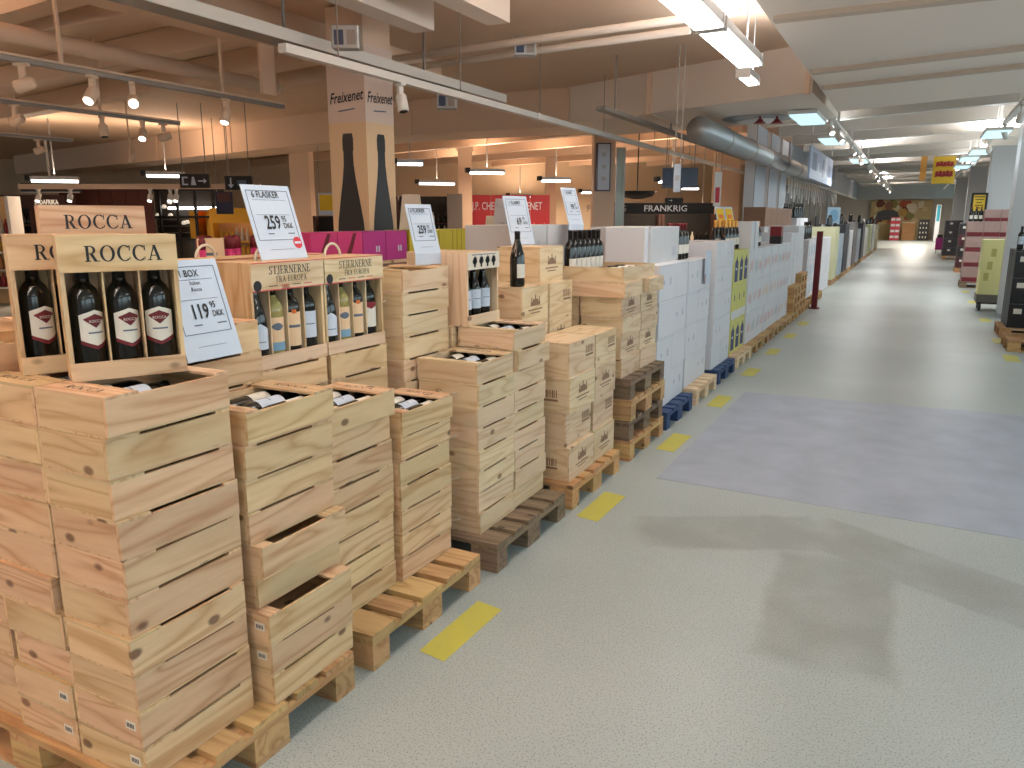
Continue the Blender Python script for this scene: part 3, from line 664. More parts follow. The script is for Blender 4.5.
def rocca_top(flip):
    def f(r, L, W, h):
        s = -1 if not flip else 1
        lettering_on_top(r, 'ROCCA', .026, .14, s*(L/2-.047)-(.013), h-.0005)
        for k, x in enumerate((-.083,0,.083)):
            c = r.matrix_basis @ Vector((x*W/.275, (.155 if flip else -.155), .046))
            bottle(c, (-R90, 0, r.rotation_euler.z+(math.pi if flip else 0)), 'bottle lying in the open crate on %s, %s' % (TOPNAME[0], ('inner one','middle one','aisle side one')[k]), 'bottles lying in open crates', 'bord', lab='plain' if k != 1 else 'white', seg=14, sc=1.06)
    return f
TOPNAME = ['']
def S(*a, topn=None, flip=False, **k):
    TOPNAME[0] = topn or ''
    return stack(*a, flip=flip, top=rocca_top(flip) if topn else None, **k)
# pallet 1
S(-1.70,1.155,10,'in the front left stack below the ROCCA box', pitch=.1075, topn='the front left stack', stick=(8,9))
S(-1.985,1.155,10,'in the stack behind it at the picture edge', pitch=.1075, topn='the left edge stack', stick=(8,9), shifts={5:(-.02,0),6:(.0,0),7:(.015,0)})
S(-2.275,1.175,11,'third stack from the aisle at the picture edge')
S(-2.56,1.18,10,'fourth stack from the aisle at the picture edge')
S(-1.69,1.575,9,'second aisle stack with crates pulled out', flip=True, topn='the second aisle stack', shifts={0:(.0,0),4:(.035,0),6:(.055,-.005),7:(.05,0),8:(.045,.0)}, stick=(6,7))
S(-2.0,1.575,11,'stack behind the 119 price card', flip=True)
S(-2.29,1.575,11,'second row behind the 119 price card')
S(-2.58,1.575,11,'third row behind the 119 price card')
# pallet 2
S(-1.80,2.055,8,'third aisle stack beside the pulled out crates', flip=True, topn='the third aisle stack', shifts={0:(.02,0)})
S(-1.775,2.452,7,'fourth aisle stack on the brown pallet', flip=True, topn='the fourth aisle stack', shifts={0:(.005,.012),1:(.0,.014)})
S(-2.10,2.035,9,'under the nearer STJERNERNE box', W=.30)
S(-2.10,2.435,9,'under the farther STJERNERNE box', W=.30)
S(-2.42,2.05,9,'nearer column behind the STJERNERNE boxes'); S(-2.42,2.45,9,'farther column behind the STJERNERNE boxes')
# pallet 3
def dark_tops(r, L, W, h):
    for k in range(3):
        for j, y in enumerate((-.08,.08)):
            pass
S(-1.735,3.03,8,'nearer aisle stack on the weathered pallet', L=.37, W=.33, kind='pale', flip=True, rope=1, topn='the nearer weathered pallet stack', pitch=.1055)
S(-1.735,3.41,9,'farther aisle stack on the weathered pallet', L=.37, W=.33, kind='pale', flip=True, topn='the farther weathered pallet stack', pitch=.1055, shifts={1:(.005,.02)})
S(-2.085,2.94,12,'tall rope handled stack under a 259 card', L=.40, W=.30, kind='pale', rope=-1, pitch=.1055, flip=True)
S(-2.085,3.38,9,'under the crate with grape bunches', L=.39, W=.30, kind='pale', rope=1, pitch=.1055)
S(-2.41,3.0,11,'behind the tall rope handled stack', L=.39, W=.3, kind='pale', pitch=.1055)

# ROCCA display boxes
def rocca_box(loc, rz, label, nb=3):
    r = empty('display_crate', loc, rz, label, 'display crate', 'standing ROCCA boxes'); L, W, Hh = .38, .285, .105
    crate(r, L, W, Hh, 'pine', True)
    mo('lettering', serif_mesh('ROCCA', .040, M_ink, .185), r, (.012,-Hh/2-.0008,L-.068))
    for k in range(nb):
        c = r.matrix_basis @ Vector((-.0877+.0877*k, .002, .0125))
        bottle(c, (0,0,rz+(.42,.30,-.05)[k]), 'dark bottle with white and red label, ROCCA box %s, %s' % (label.split(',')[-1].strip(), ('left','middle','right')[k]), 'bottles in the ROCCA boxes', 'bord', lab='rocca', seg=24, sc=1.04)
    return r
z1 = .1445+10*.1075
pA, pB = at(72,383,Z=z1), at(188,371,Z=z1); aA = math.atan2(pB.y-pA.y, pB.x-pA.x); cA = (pA+pB)/2
nA = Vector((-math.sin(aA), math.cos(aA), 0))*.0525
rocca_box((cA.x+nA.x, cA.y+nA.y, z1+.0005), aA, 'upright pine box lettered ROCCA with three bottles, in front')
qB = at(24,376,Z=z1); aB = aA+.06
rocca_box((qB.x+.1425*math.cos(aB)-.0525*math.sin(aB), qB.y+.1425*math.sin(aB)+.0525*math.cos(aB), z1+.0005), aB, 'upright pine box lettered ROCCA cut by the left picture edge, at the edge')
pC = at(90,207,D=2.42)
rocca_box((pC.x,pC.y,.1445+11*.105+.0005), aA+.05, 'upright pine box lettered ROCCA, only its top showing, behind', 0)

# STJERNERNE boxes: four bottles, printed header, rope handle
def star_box(loc, rz, which, labs):
    W, L, D_ = .388, .395, .20
    r = empty('display_crate', loc, rz, 'upright pine box lettered STJERNERNE FRA EUROPA, the %s one' % which, 'display crate', 'STJERNERNE boxes'); t = .012
    for s in (-1,1): bx('side_board', (s*W/2-(t if s>0 else 0), s*W/2+(t if s<0 else 0), -D_/2+.008, D_/2, 0, L), wood('pine','z'), r)
    bx('back_board', (-W/2+t,W/2-t,D_/2-.008,D_/2,0,L), wood('pine','z'), r); bx('base_board', (-W/2+t,W/2-t,-D_/2+.008,D_/2-.008,0,.01), wood('pine','x'), r)
    bx('top_board', (-W/2+t,W/2-t,-D_/2+.008,D_/2-.008,L-.01,L), wood('pine','x'), r)
    hd = bx('header_board', (-W/2,W/2,-D_/2,-D_/2+.008,L-.105,L), wood('pale','x'), r)
    bx('foot_board', (-W/2,W/2,-D_/2,-D_/2+.008,0,.052), wood('pale','x'), r)
    bx('printed_line', (-W/2+.002,W/2-.002,-D_/2-.0006,-D_/2-.0001,L-.1045,L-.101), M_red_ink, r)
    bx('printed_line', (-W/2+.002,W/2-.002,-D_/2-.0006,-D_/2-.0001,L-.004,L-.001), M_red_ink, r)
    mo('lettering', serif_mesh('STJERNERNE', .030, M_ink, .22), r, (.005,-D_/2-.0007,L-.045))
    mo('lettering', serif_mesh('FRA EUROPA', .022, M_ink, .165), r, (.012,-D_/2-.0007,L-.075))
    for i in range(4): bx('printed_line', (-.11+i*.062,-.065+i*.062,-D_/2-.0007,-D_/2-.0002,L-.090,L-.087), M_ink if i % 2 == 0 else M_red_ink, r)
    mo('printed_seal', lathe('seal', [(.0001,0),(.02,0),(.02,.0004)], 16, M_ink), r, (-W/2+.028,-D_/2-.0003,L-.084), (R90,0,0))
    for i in range(3): x = -W/2+t+(W-2*t)*(i+1)/4; bx('divider', (x-.003,x+.003,-D_/2+.02,D_/2-.01,.01,L-.02), wood('pale','z'), r)
    tube('rope_handle', [(.05*math.cos(math.pi*(1-i/12)), .02, L+.052*math.sin(math.pi*i/12)) for i in range(13)], .0055, M_rope, r, 8)
    for k, (sh, gl, lb, cp) in enumerate(labs):
        c = r.matrix_basis @ Vector((-W/2+t+(W-2*t)*(k+.5)/4, -.045, .0105))
        bottle(c, (0,0,rz-.35), '%s bottle in the %s STJERNERNE box, %s' % (('dark','pale','dark','dark')[k], which, ('first from left','second from left','third from left','fourth from left')[k]), 'bottles in the STJERNERNE boxes', sh, gl, cp, lb, 20, 1.06)
    return r
LABS1 = (('burg',M_glassdark,'gable',M_capred),('bord',M_clear,'blue',M_glassdark),('bord',M_glassdark,'orange',M_capsule),('bord',M_glassdark,'white',M_capsule))
LABS2 = (('burg',M_glassdark,'gable',M_capred),('bord',M_clear,'blue',M_glassdark),('bord',M_glassdark,'orange',M_capsule),('bord',M_glassdark,'redlab',M_capsule))
zs = .1445+9*.105+.0005
star_box((-2.20,2.235,zs), R90, 'nearer', LABS1)
star_box((-2.20,2.630,zs), R90, 'farther', LABS2)
star_box((-2.52,2.235,zs), R90, 'hidden near back', ()); star_box((-2.52,2.63,zs), R90, 'hidden far back', ())
# loose packs seen between the STJERNERNE box and the tall stack
rr = empty('wine_case', (-2.62,3.05,.1445+11*.1055), R90, 'small orange brown wooden case with dark stamp behind the tall crate stack', 'wooden case')
for s in (-1,1): bx('side_board', (s*.17-(.01 if s>0 else 0),s*.17+(.01 if s<0 else 0),-.08,.08,0,.115), wood('orange','z'), rr)
bx('front_board', (-.16,.16,-.08,-.07,0,.115), wood('orange','x'), rr); bx('lid', (-.17,.17,-.082,.08,.115,.123), wood('orange','x'), rr)
bx('stamp', (-.02,.10,-.0815,-.0801,.02,.10), mat('brown_stamp', (150,96,52), .7), rr)

# grape crate on the weathered pallet
W, L, D_ = .335, .375, .20
gz = .1445+9*.1055+.0005
gr = empty('display_crate', (-2.10,3.575,gz), R90, 'upright pine box with four black grape bunches printed above three bottles', 'display crate'); t = .012
for s in (-1,1): bx('side_board', (s*W/2-(t if s>0 else 0), s*W/2+(t if s<0 else 0), -D_/2+.008, D_/2, 0, L), wood('pale','z'), gr)
bx('back_board', (-W/2+t,W/2-t,D_/2-.008,D_/2,0,L), wood('pale','z'), gr); bx('base_board', (-W/2+t,W/2-t,-D_/2+.008,D_/2-.008,0,.01), wood('pale','x'), gr)
bx('top_board', (-W/2+t,W/2-t,-D_/2+.008,D_/2-.008,L-.01,L), wood('pale','x'), gr)
bx('header_board', (-W/2,W/2,-D_/2,-D_/2+.008,L-.085,L), mat('cream_print', (226,214,196), .6), gr); bx('foot_board', (-W/2,W/2,-D_/2,-D_/2+.008,0,.055), wood('pale','x'), gr)
for i in range(4):
    x = -.10+i*.067; v, f = [], []
    for (a, b_, rad) in ((0,0,.013),(-.012,.008,.012),(.012,.009,.012),(-.006,.020,.011),(.009,.021,.011),(0,-.013,.010),(.0,.034,.004)):
        n = len(v); v += [(x+a+rad*math.cos(2*math.pi*q/10), 0, b_+rad*math.sin(2*math.pi*q/10)) for q in range(10)]; f.append(tuple(range(n,n+10)))
    pyobj('printed_grapes', v, f, M_ink, gr, loc=(0,-D_/2-.0007,L-.052))
bx('printed_line', (-.13,.13,-D_/2-.0006,-D_/2-.0001,L-.012,L-.008), M_grey_ink, gr)
for k in range(3):
    c = gr.matrix_basis @ Vector((-.10+.10*k, -.03, .0105))
    bottle(c, (0,0,R90-.45), 'dark wine bottle with white label in the grape bunch box, %s' % ('left','middle','right')[k], 'bottles in the grape box', 'burg', lab='white', seg=16)

# ================================================================== printed wooden cases
def chateau(parent, x, z, y, s=1.0):
    """stamped house emblem with two text lines"""
    v, f = [], []
    for (a,b_,c,d) in ((-.05,0,.05,.018),(-.03,.018,.03,.03),(-.006,.03,.006,.05),(-.045,.018,-.036,.04),(.036,.018,.045,.04),(-.075,-.02,.075,-.014),(-.05,-.034,.05,-.029)):
        n = len(v); v += [(x+a*s,0,z+b_*s),(x+c*s,0,z+b_*s),(x+c*s,0,z+d*s),(x+a*s,0,z+d*s)]; f.append((n,n+1,n+2,n+3))
    pyobj('printed_emblem', v, f, mat('sepia_print', (138,106,82), .7), parent, loc=(0,y,0))
def barcode(parent, x, z, y):
    v, f = [], []
    for i in range(9):
        w = .006 if i % 3 else .010; a = x-.06+i*.0135; n = len(v); v += [(a,0,z),(a+w,0,z),(a+w,0,z+.045),(a,0,z+.045)]; f.append((n,n+1,n+2,n+3))
    n = len(v); v += [(x-.06,0,z-.02),(x+.06,0,z-.02),(x+.06,0,z-.008),(x-.06,0,z-.008)]; f.append((n,n+1,n+2,n+3))
    return pyobj('printed_barcode', v, f, mat('sepia_print', (138,106,82), .7), parent, loc=(0,y,0))
def wine_case(loc, rz, label, w=.34, d=.27, h=.19, front='emblem', kind='pale', side=None, group='printed wooden wine cases'):
    """closed case: front to -Y (rz turns it), w wide, d deep"""
    r = empty('wine_case', loc, rz, label, 'wooden case', group); t = .01
    for s in (-1,1):
        bx('side_board', (s*w/2-(t if s>0 else 0), s*w/2+(t if s<0 else 0), -d/2+t, d/2-t, 0, h-.009), wood(kind,'y'), r)
        bx('front_board' if s<0 else 'back_board', (-w/2,w/2,s*d/2-(t if s>0 else 0), s*d/2+(t if s<0 else 0), 0, h-.009), wood(kind,'x'), r)
    bx('lid', (-w/2,w/2,-d/2,d/2,h-.009,h-.0005), wood(kind,'x'), r)
    bx('base_board', (-w/2+t,w/2-t,-d/2+t,d/2-t,.001,.01), wood(kind,'x'), r)
    y = -d/2-.0006
    if front == 'emblem': chateau(r, 0, h*.48, y, min(1.3, w/.26))
    if front == 'corner': barcode(r, w/2-.085, h*.55, y)
    if side:     # end facing the camera (left end): barcode
        o = barcode(r, 0, h*.42, 0); o.location = (-w/2-.0006, 0, 0); o.rotation_euler = (0,0,-R90)
    return r
# front column pair on the light pallet: four layers
for c, (y0, w) in enumerate(((3.925,.405),(4.335,.375))):
    z = .1445
    for i in range(4):
        hh = (.20,.205,.205,.20)[i]
        wine_case((-1.66-.135+(.012,-.018,.010,-.002)[i]*(1 if c == 0 else .5), y0+w/2+(.0,.012,.0,.012)[i], z), R90, 'pine case stamped brown, %s, %s front column on the light pallet' % (ordn(i,4), 'nearer' if c == 0 else 'farther'), w-.015, .27, hh,
                  'corner' if i in (1,3) else 'emblem', side=(i in (0,2) and c == 0) or None); z += hh
# row behind: higher columns
for c, (y0, w) in enumerate(((3.93,.36),(4.31,.36))):
    z = .1445
    n = (5,5)[c]
    for i in range(n):
        hh = .222
        wine_case((-1.955-.14, y0+w/2, z), R90, 'pine case, %s, %s column just behind the stamped cases' % (ordn(i,n), ('nearer','farther')[c]), w-.01, .28, hh, 'emblem' if (i, c) != (4,1) else 'corner'); z += hh
zt = .1445+5*.222
wine_case((-2.20,4.55,zt), R90, 'pine wine case stamped with an emblem, standing highest beside the single bottle', .36, .30, .215, 'emblem')
wine_case((-2.50,3.95,.1445+5*.222), R90, 'pine wine case behind the single standing bottle', .36, .26, .2, None)
for i in range(5): wine_case((-2.40,3.98,.1445+i*.222), R90, 'pine case, %s, rear column behind the single bottle' % ordn(i,5), .35, .27, .222, None)
for i in range(5): wine_case((-2.40,4.40,.1445+i*.222), R90, 'pine case, %s, rear column behind the highest case' % ordn(i,5), .35, .27, .222, None)
bottle((-2.03,4.02,zt+.0005), (0,0,R90-.3), 'single dark burgundy bottle standing on the pine cases', None, 'burg', lab='plain', seg=24, sc=1.05)
# crates on the stack of four pallets
zp = 4*.1445
def low_case(x, y, z, w, d, h, label, **k): return wine_case((x,y,z), R90, label, w, d, h, k.get('front'), 'pale', group='pine cases on the four stacked pallets')
for c in range(2):
    for i in range(4):
        low_case(-1.68-.15-.01*(i%2), 5.09+c*.41, zp+i*.138, .39, .30, .1375, 'low pine case, %s layer up, %s aisle column on the stacked pallets' % (['first','second','third','fourth'][i], ('nearer','farther')[c]), front='emblem' if i % 2 else None)
        low_case(-2.15, 5.09+c*.41, zp+i*.138, .39, .30, .1375, 'low pine case, %s layer up, %s inner column on the stacked pallets' % (['first','second','third','fourth'][i], ('nearer','farther')[c]))
z8 = zp+4*.138
low_case(-1.86, 5.02, z8, .36, .42, .10, 'low pine case jutting out over the column, with a knot')
low_case(-1.84, 5.47, z8, .36, .42, .10, 'small pine case hanging over the farther column edge')
r8 = empty('wine_crate', (-1.92, 5.20, z8+.101), .0, 'wide open pine tray with dark bottles, on top of the four pallet pile', 'wine crate')
for s in (-1,1): bx('side_board', (s*.25-(.012 if s>0 else 0), s*.25+(.012 if s<0 else 0), -.34, .34, 0, .095), wood('pale','y'), r8); bx('end_board', (-.238,.238,s*.34-(.012 if s>0 else 0),s*.34+(.012 if s<0 else 0),0,.095), wood('pale','x'), r8)
bx('base_board', (-.238,.238,-.328,.328,0,.008), wood('pale','y'), r8)
for k in range(4):
    c = r8.matrix_basis @ Vector((.20, -.25+k*.15, .046)); bottle(c, (-R90,0,R90), 'dark bottle lying in the wide open tray, %s from the near end' % (['first','second','third','fourth'][k]), 'bottles lying in the open tray', 'bord', lab='plain', seg=12)
for k in range(7):
    c = r8.matrix_basis @ Vector((-.165, -.27+k*.088, .0085)); bottle(c, (0,0,R90-.4), 'upright dark bottle in the wide pine tray, %s from near end' % (['first','second','third','fourth','fifth','sixth','seventh'][k]), 'upright bottles in the tray', 'bord', lab='plain', seg=14, sc=1.08)

# ================================================================== price cards
def price_card(loc, rz, lean, label, w=.21, h=.297, lines=('1 BOX',), price='119', cents='95', cur='DKK', red=False, detail=True, flap=0):
    r = empty('price_card', loc, rz, label, 'price sign', 'white price cards')
    def lay(o, x, z, y): o.location = (x, y*math.cos(lean)+z*math.sin(lean), z*math.cos(lean)-y*math.sin(lean)); o.rotation_euler = (-lean,0,0); return o
    lay(mo('card', boxmesh(w,.003,h,M_white), r), 0, h/2, 0)
    a, y = w/2-.018, -.0024
    for (x,z,sx,sz) in ((0,h-.022,2*a,.0022),(0,h*.26,2*a,.0022),(-a,h*.63-.011,.0022,h*.74-.022),(a,h*.63-.011,.0022,h*.74-.022),(0,h*.80,1.6*a,.0012),(0,h*.60,1.6*a,.0012),(0,h*.13,1.2*a,.0012)):
        lay(mo('printed_rule', boxmesh(sx,.0008,sz,M_grey_ink), r), x, z, y)
    k = w/.21
    lay(mo('lettering', text_mesh(lines[0], .030*k, M_ink, 'CENTER', .0004, .85), r), -.015, h*.83, y-.001)
    lay(mo('lettering', text_mesh(price, .062*k, M_ink, 'RIGHT', .0016, .72), r), .022*k, h*.41, y-.001)
    lay(mo('lettering', text_mesh(cents, .028*k, M_ink, 'LEFT', .0004, .8), r), .030*k, h*.505, y-.001)
    lay(mo('lettering', text_mesh(cur, .026*k, M_ink, 'LEFT', .0004, .8), r), .032*k, h*.415, y-.001)
    for i, s in enumerate(lines[1:]): lay(mo('lettering', text_mesh(s, .019*k, M_ink, 'CENTER', 0, .85), r), 0, h*(.745-.065*i), y-.001)
    for (x,z,sx) in ((-.03,h*.345,.03),(.06,h*.345,.035)): lay(mo('printed_rule', boxmesh(sx,.0008,.004,M_grey_ink), r), x*k, z, y)
    if red:
        o = mo('red_sticker', lathe('sticker', [(.0001,0),(.024,0),(.024,.0006)], 20, M_red_ink), r); lay(o, w/2-.036, h*.215, y); o.rotation_euler = (R90-lean,0,0)
        lay(mo('printed_rule', boxmesh(.036,.0008,.009,M_white), r), w/2-.036, h*.215, y-.0012)
    if flap: bx('folded_foot', (-w/2,w/2,-.0015,.0015,-flap,0), M_white, r)
    bx('card_clip', (-.03,.03,.014,.022,-flap-.004,.02), M_rail, r)
    return r
price_card((-1.905,1.685,1.215), R90, .30, 'white price card reading 1 BOX 119 beside the ROCCA box', .215,.315,('1 BOX','Italien','Rocca'),'119')
price_card((-2.19,2.315,zs+.3965), R90, .30, 'big white price card reading 259 with a red sticker over the STJERNERNE boxes', .255,.295,('6 FLASKER','',''),'259',red=True)
price_card((-2.17,3.30,.1445+12*.1055+.06), R90-.15, .26, 'white price card reading 259 above the tall rope handled stack', .19,.25,('6 FLASKER','',''),'259',flap=.055)
price_card((-2.31,4.66,zt+.22), R90-.30, .26, 'white price card reading 69 behind the single bottle', .225,.325,('1 FLASKE','',''),'69')
price_card((-2.30,5.55,1.60), R90-.2, .30, 'white price card tilted above the bottles on the four pallet pile', .20,.285,('1 FLASKE','',''),'99',flap=.2)
# ================================================================== cartons along the left row
M_cw = noisy('white_carton', (222,222,226), (212,212,218), 3, .55)
M_cg = noisy('grey_white_carton', (204,204,206), (194,193,196), 3, .6)
M_tape = mat('carton_tape', (206,204,200), .25)
M_print = mat('pale_grey_print', (184,186,194), .6)
def carton(loc, rz, w, d, h, label, group=None, m=None, prints=None, tape=True, cat='carton', seam=True):
    """carton, front to -Y before turning; prints = function adding marks on the front"""
    r = empty('carton', loc, rz, label, cat, group)
    bx('box_body', (-w/2,w/2,-d/2,d/2,.0005,h-.0015), m or M_cw, r, .003)
    if tape: bx('tape', (-w/2+.004,w/2-.004,-.025,.025,h-.0014,h-.0008), M_tape, r)
    if seam: bx('flap_seam', (-w/2+.002,w/2-.002,-d/2-.0006,-d/2-.0001,h*.93,h*.935), M_print, r)
    if prints: prints(r, w, d, h)
    return r
def faint_marks(r, w, d, h):
    for (x, z, a, b) in ((-.2,.45,.08,.12),(.22,.42,.10,.20)):
        bx('printed_mark', (w*x-w*a/2,w*x+w*a/2,-d/2-.0008,-d/2-.0002,h*z,h*z+h*b), M_print, r)
N4 = ['bottom','second','third','fourth','fifth','sixth']
# white carton wall, first blue pallet + next
def wall(x, y0, ny, w, nz, h, z0, where, d=.38, m=None, prints=faint_marks, rows=1, jit=.006, group='white cartons on the left pallets', **k):
    for c in range(ny):
        for i in range(nz):
            carton((x-d/2+random.uniform(-jit,jit), y0+w*(c+.5), z0+i*h), R90, w-.006, d, h, '%s, %s layer, %s along' % (where, N4[i], ['first','second','third','fourth','fifth','sixth','seventh','eighth','ninth','tenth','eleventh','twelfth'][c]), group, m, prints if (i+c) % 2 or k.get('allp') else None)
    return z0+nz*h
zz = wall(-1.69,5.76,2,.42,4,.288,.1445,'plain white carton on the near blue pallet')
wall(-2.09,5.76,2,.42,4,.288,.1445,'white carton, second row on near blue pallet', prints=None)
wall(-1.72,6.72,2,.41,4,.285,.1445,'white carton on pale pallet between blue ones')
carton((-2.05,6.25,zz), R90, .80, .50, .285, 'large grey white carton on top of the near white carton wall', None, M_cg, lambda r,w,d,h: bx('label_print', (w*.25,w*.40,-d/2-.0008,-d/2-.0002,h*.15,h*.40), M_print, r))
carton((-1.98,5.80,zz), R90, .09, .32, .285, 'narrow upright white carton left of the large grey white one', None, M_cw, None, False)
# white stack standing taller on far blue pallet
zz3 = wall(-1.70,7.70,2,.41,5,.255,.1445,'tall white carton on the far blue pallet', d=.42)
wall(-2.14,7.70,2,.41,4,.255,.1445,'inner white carton on the far blue pallet', prints=None)
wall(-2.14,6.75,2,.41,4,.285,.1445,'inner white carton on pale pallet between blue ones', prints=None)
# leaning white leaflet with a red edge
lf = empty('leaflet', (-1.70,7.30,1.05), R90, 'white leaflet with red corner leaning on the white cartons', 'leaflet'); bx('sheet', (-.11,.11,-.012,-.009,0,.30), M_white, lf); bx('red_corner', (-.11,-.075,-.0125,-.0121,0,.09), M_capred, lf)
for k in range(6):
    bottle((-1.86-.10*(k//3), 6.85+.11*(k%3)+.03*(k//3), .1445+4*.285+.0005), (0,0,R90-.3), 'dark bottle with red capsule on the white cartons, %s of six' % ['first','second','third','fourth','fifth','last'][k], 'red capped bottles on white cartons', 'bord', None, M_capred, 'plain', 12, 1.05)
# yellow and navy cartons
M_yel = mat('lemon_carton', (208,204,116), .55); M_navy = mat('navy_print', (52,58,108), .6)
def shield(r, w, d, h):
    pyobj('printed_shield', [(-w*.33,0,h*.10),(w*.33,0,h*.10),(w*.33,0,h*.66),(w*.12,0,h*.74),(0,0,h*.86),(-w*.12,0,h*.74),(-w*.33,0,h*.66)], [tuple(range(7))], M_navy, r, loc=(.01,-d/2-.0008,0))
    bx('printed_word', (-w*.12,w*.16,-d/2-.0014,-d/2-.0009,h*.44,h*.50), M_white, r)
def hook(r, w, d, h):
    bx('printed_band', (-w/2+.003,w/2-.003,-d/2-.0008,-d/2-.0002,h*.02,h*.26), M_cw, r); bx('printed_mark', (-w*.08,w*.06,-d/2-.0009,-d/2-.0003,h*.55,h*.72), M_navy, r)
for c in range(3):
    for i in range(3):
        carton((-1.72-.21,8.66+.27*(c+.5),.1445+i*.385), R90, .262, .42, .385, 'lemon and navy carton, %s layer, %s from near side' % (N4[i], ['first','second','third'][c]), 'lemon and navy cartons', M_yel, shield if i != 1 else hook)
for c in range(3):
    for i in range(3): carton((-2.36,8.66+.27*(c+.5),.1445+i*.385), R90, .262, .42, .385, 'inner lemon carton, %s layer, %s from near side' % (N4[i], ['first','second','third'][c]), 'inner lemon cartons', M_yel, None)
zy = .1445+3*.385
for k in range(8):
    bottle((-1.85-.12*(k//4), 8.72+.20*(k%4)*.95+.05*(k//4), zy+.0005), (0,0,R90-.3), 'sparkling wine bottle with gold foil on the lemon cartons, %s of eight' % ['first','second','third','fourth','fifth','sixth','seventh','last'][k], 'gold foil bottles on lemon cartons', 'cham', None, M_gold, 'plain', 12, 1.05)
for k, y in enumerate((9.62,9.9)):
    carton((-1.86,y,.1445+3*.38), R90, .2, .3, .33, 'upright white carton beside the gold foil bottles, %s' % ('nearer','farther')[k], None, M_cw, None, False)
yc = empty('promotion_card', (-2.1,10.0,1.54), R90-.45, 'white card with two yellow and orange panels above the red capped bottles', 'sign'); 
for s in (-1,1):
    q = bx('panel', (s*.085-.082,s*.085+.082,-.002,.002,0,.26), M_white, yc); q.rotation_euler = (-.3,0,0); q.location = (s*.085,.04,.125)
    q = bx('yellow_print', (-.065,.065,-.001,.001,0,.15), mat('promo_yellow', (240,196,40), .5), yc); q.rotation_euler = (-.3,0,0); q.location = (s*.085,.044,.155)
    q = bx('orange_print', (-.04,.04,-.001,.001,0,.05), mat('promo_orange', (232,128,50), .5), yc); q.rotation_euler = (-.3,0,0); q.location = (s*.085,.034,.13)
bx('post', (-.015,.015,.01,.03,-.28,.05), M_rail, yc)
# white cartons with coloured scrawls
COLS = [mat('scrawl_red', (206,92,84), .6), mat('scrawl_orange', (222,164,92), .6), mat('scrawl_grey', (140,140,150), .6), mat('scrawl_pink', (214,120,128), .6)]
def scrawl(r, w, d, h):
    rd = random.Random(int(r.location.y*97+r.location.z*53)); mm = COLS[rd.randrange(4)]
    for j in range(5):
        x = -w*.3+j*w*.14; a = rd.uniform(.35,.62); z0_ = h*rd.uniform(.25,.4)
        pyobj('printed_letter', [(x,0,z0_),(x+w*.045,0,z0_),(x+w*.09,0,z0_+h*a*.6),(x+w*.05,0,z0_+h*a*.6)], [(0,1,2,3)], mm, r, loc=(0,-d/2-.0008,0))
wall(-1.71,9.52,11,.312,3,.38,.1445,'white carton with coloured lettering', d=.42, prints=scrawl, allp=True, group='white cartons with coloured lettering')
wall(-2.16,9.52,6,.58,3,.38,.1445,'white carton behind the coloured lettering row', d=.5, prints=None, group='inner white cartons')
for k in range(5):
    bottle((-1.87, 10.35+.13*k, .1445+3*.38+.0005), (0,0,R90-.3), 'sparkling bottle with orange gold foil on the lettered cartons, %s of five' % ['first','second','third','fourth','last'][k], 'orange foil bottles on lettered cartons', 'cham', None, mat('orange_foil', (214,124,50), .35, .5), 'plain', 12, 1.05)
rbx = empty('gift_box', (-1.80,12.0,.1445+3*.38), R90, 'small red and black gift box on the lettered cartons', 'gift box'); bx('red_top', (-.09,.09,-.08,.08,.11,.25), M_capred, rbx, .004); bx('black_base', (-.09,.09,-.08,.08,0,.11), M_black, rbx, .004)
# crates and pallets behind the lettered cartons
for i in range(3): pallet(-1.62,13.05,.1445+i*.1445,'spare wooden pallet lying in the far left pile, %s from below' % ['first','second','third'][i],'orange',ln=.63)
for i in range(4): pallet(-1.64,14.0,.1445+i*.1445,'wooden pallet in the second far left pile, %s from below' % ['first','second','third','fourth'][i],'orange',ln=.63)
wall(-1.72,13.05,2,.40,2,.42,.58,'plain white carton on the far pallet pile', d=.5, prints=None, group='white cartons on the far pallet piles')
wall(-1.74,14.0,2,.40,2,.40,.7225,'plain white carton on the second far pallet pile', d=.5, prints=None, group='white cartons on the far pallet piles')
wall(-2.27,13.0,4,.45,3,.42,.1445,'white carton at back of far left row', d=.22, prints=faint_marks, group='white cartons at the back of the far row')
M_brown = noisy('brown_carton', (150,118,98), (136,104,86), 4, .65)
for k in range(5): carton((-2.72,15.65+.70*k,1.50), R90, .69, .4, .36, 'brown carton in the high brown row, %s from near end' % ['first','second','third','fourth','last'][k], 'brown cartons in the high row', M_brown, None)
for k in range(5): 
    for i in range(3): carton((-2.72,15.65+.70*k,.14+i*.4533), R90, .69, .4, .4533, 'white carton under the brown row, %s layer, %s from near end' % (N4[i], ['first','second','third','fourth','last'][k]), 'white cartons under the brown row', M_cw, None)
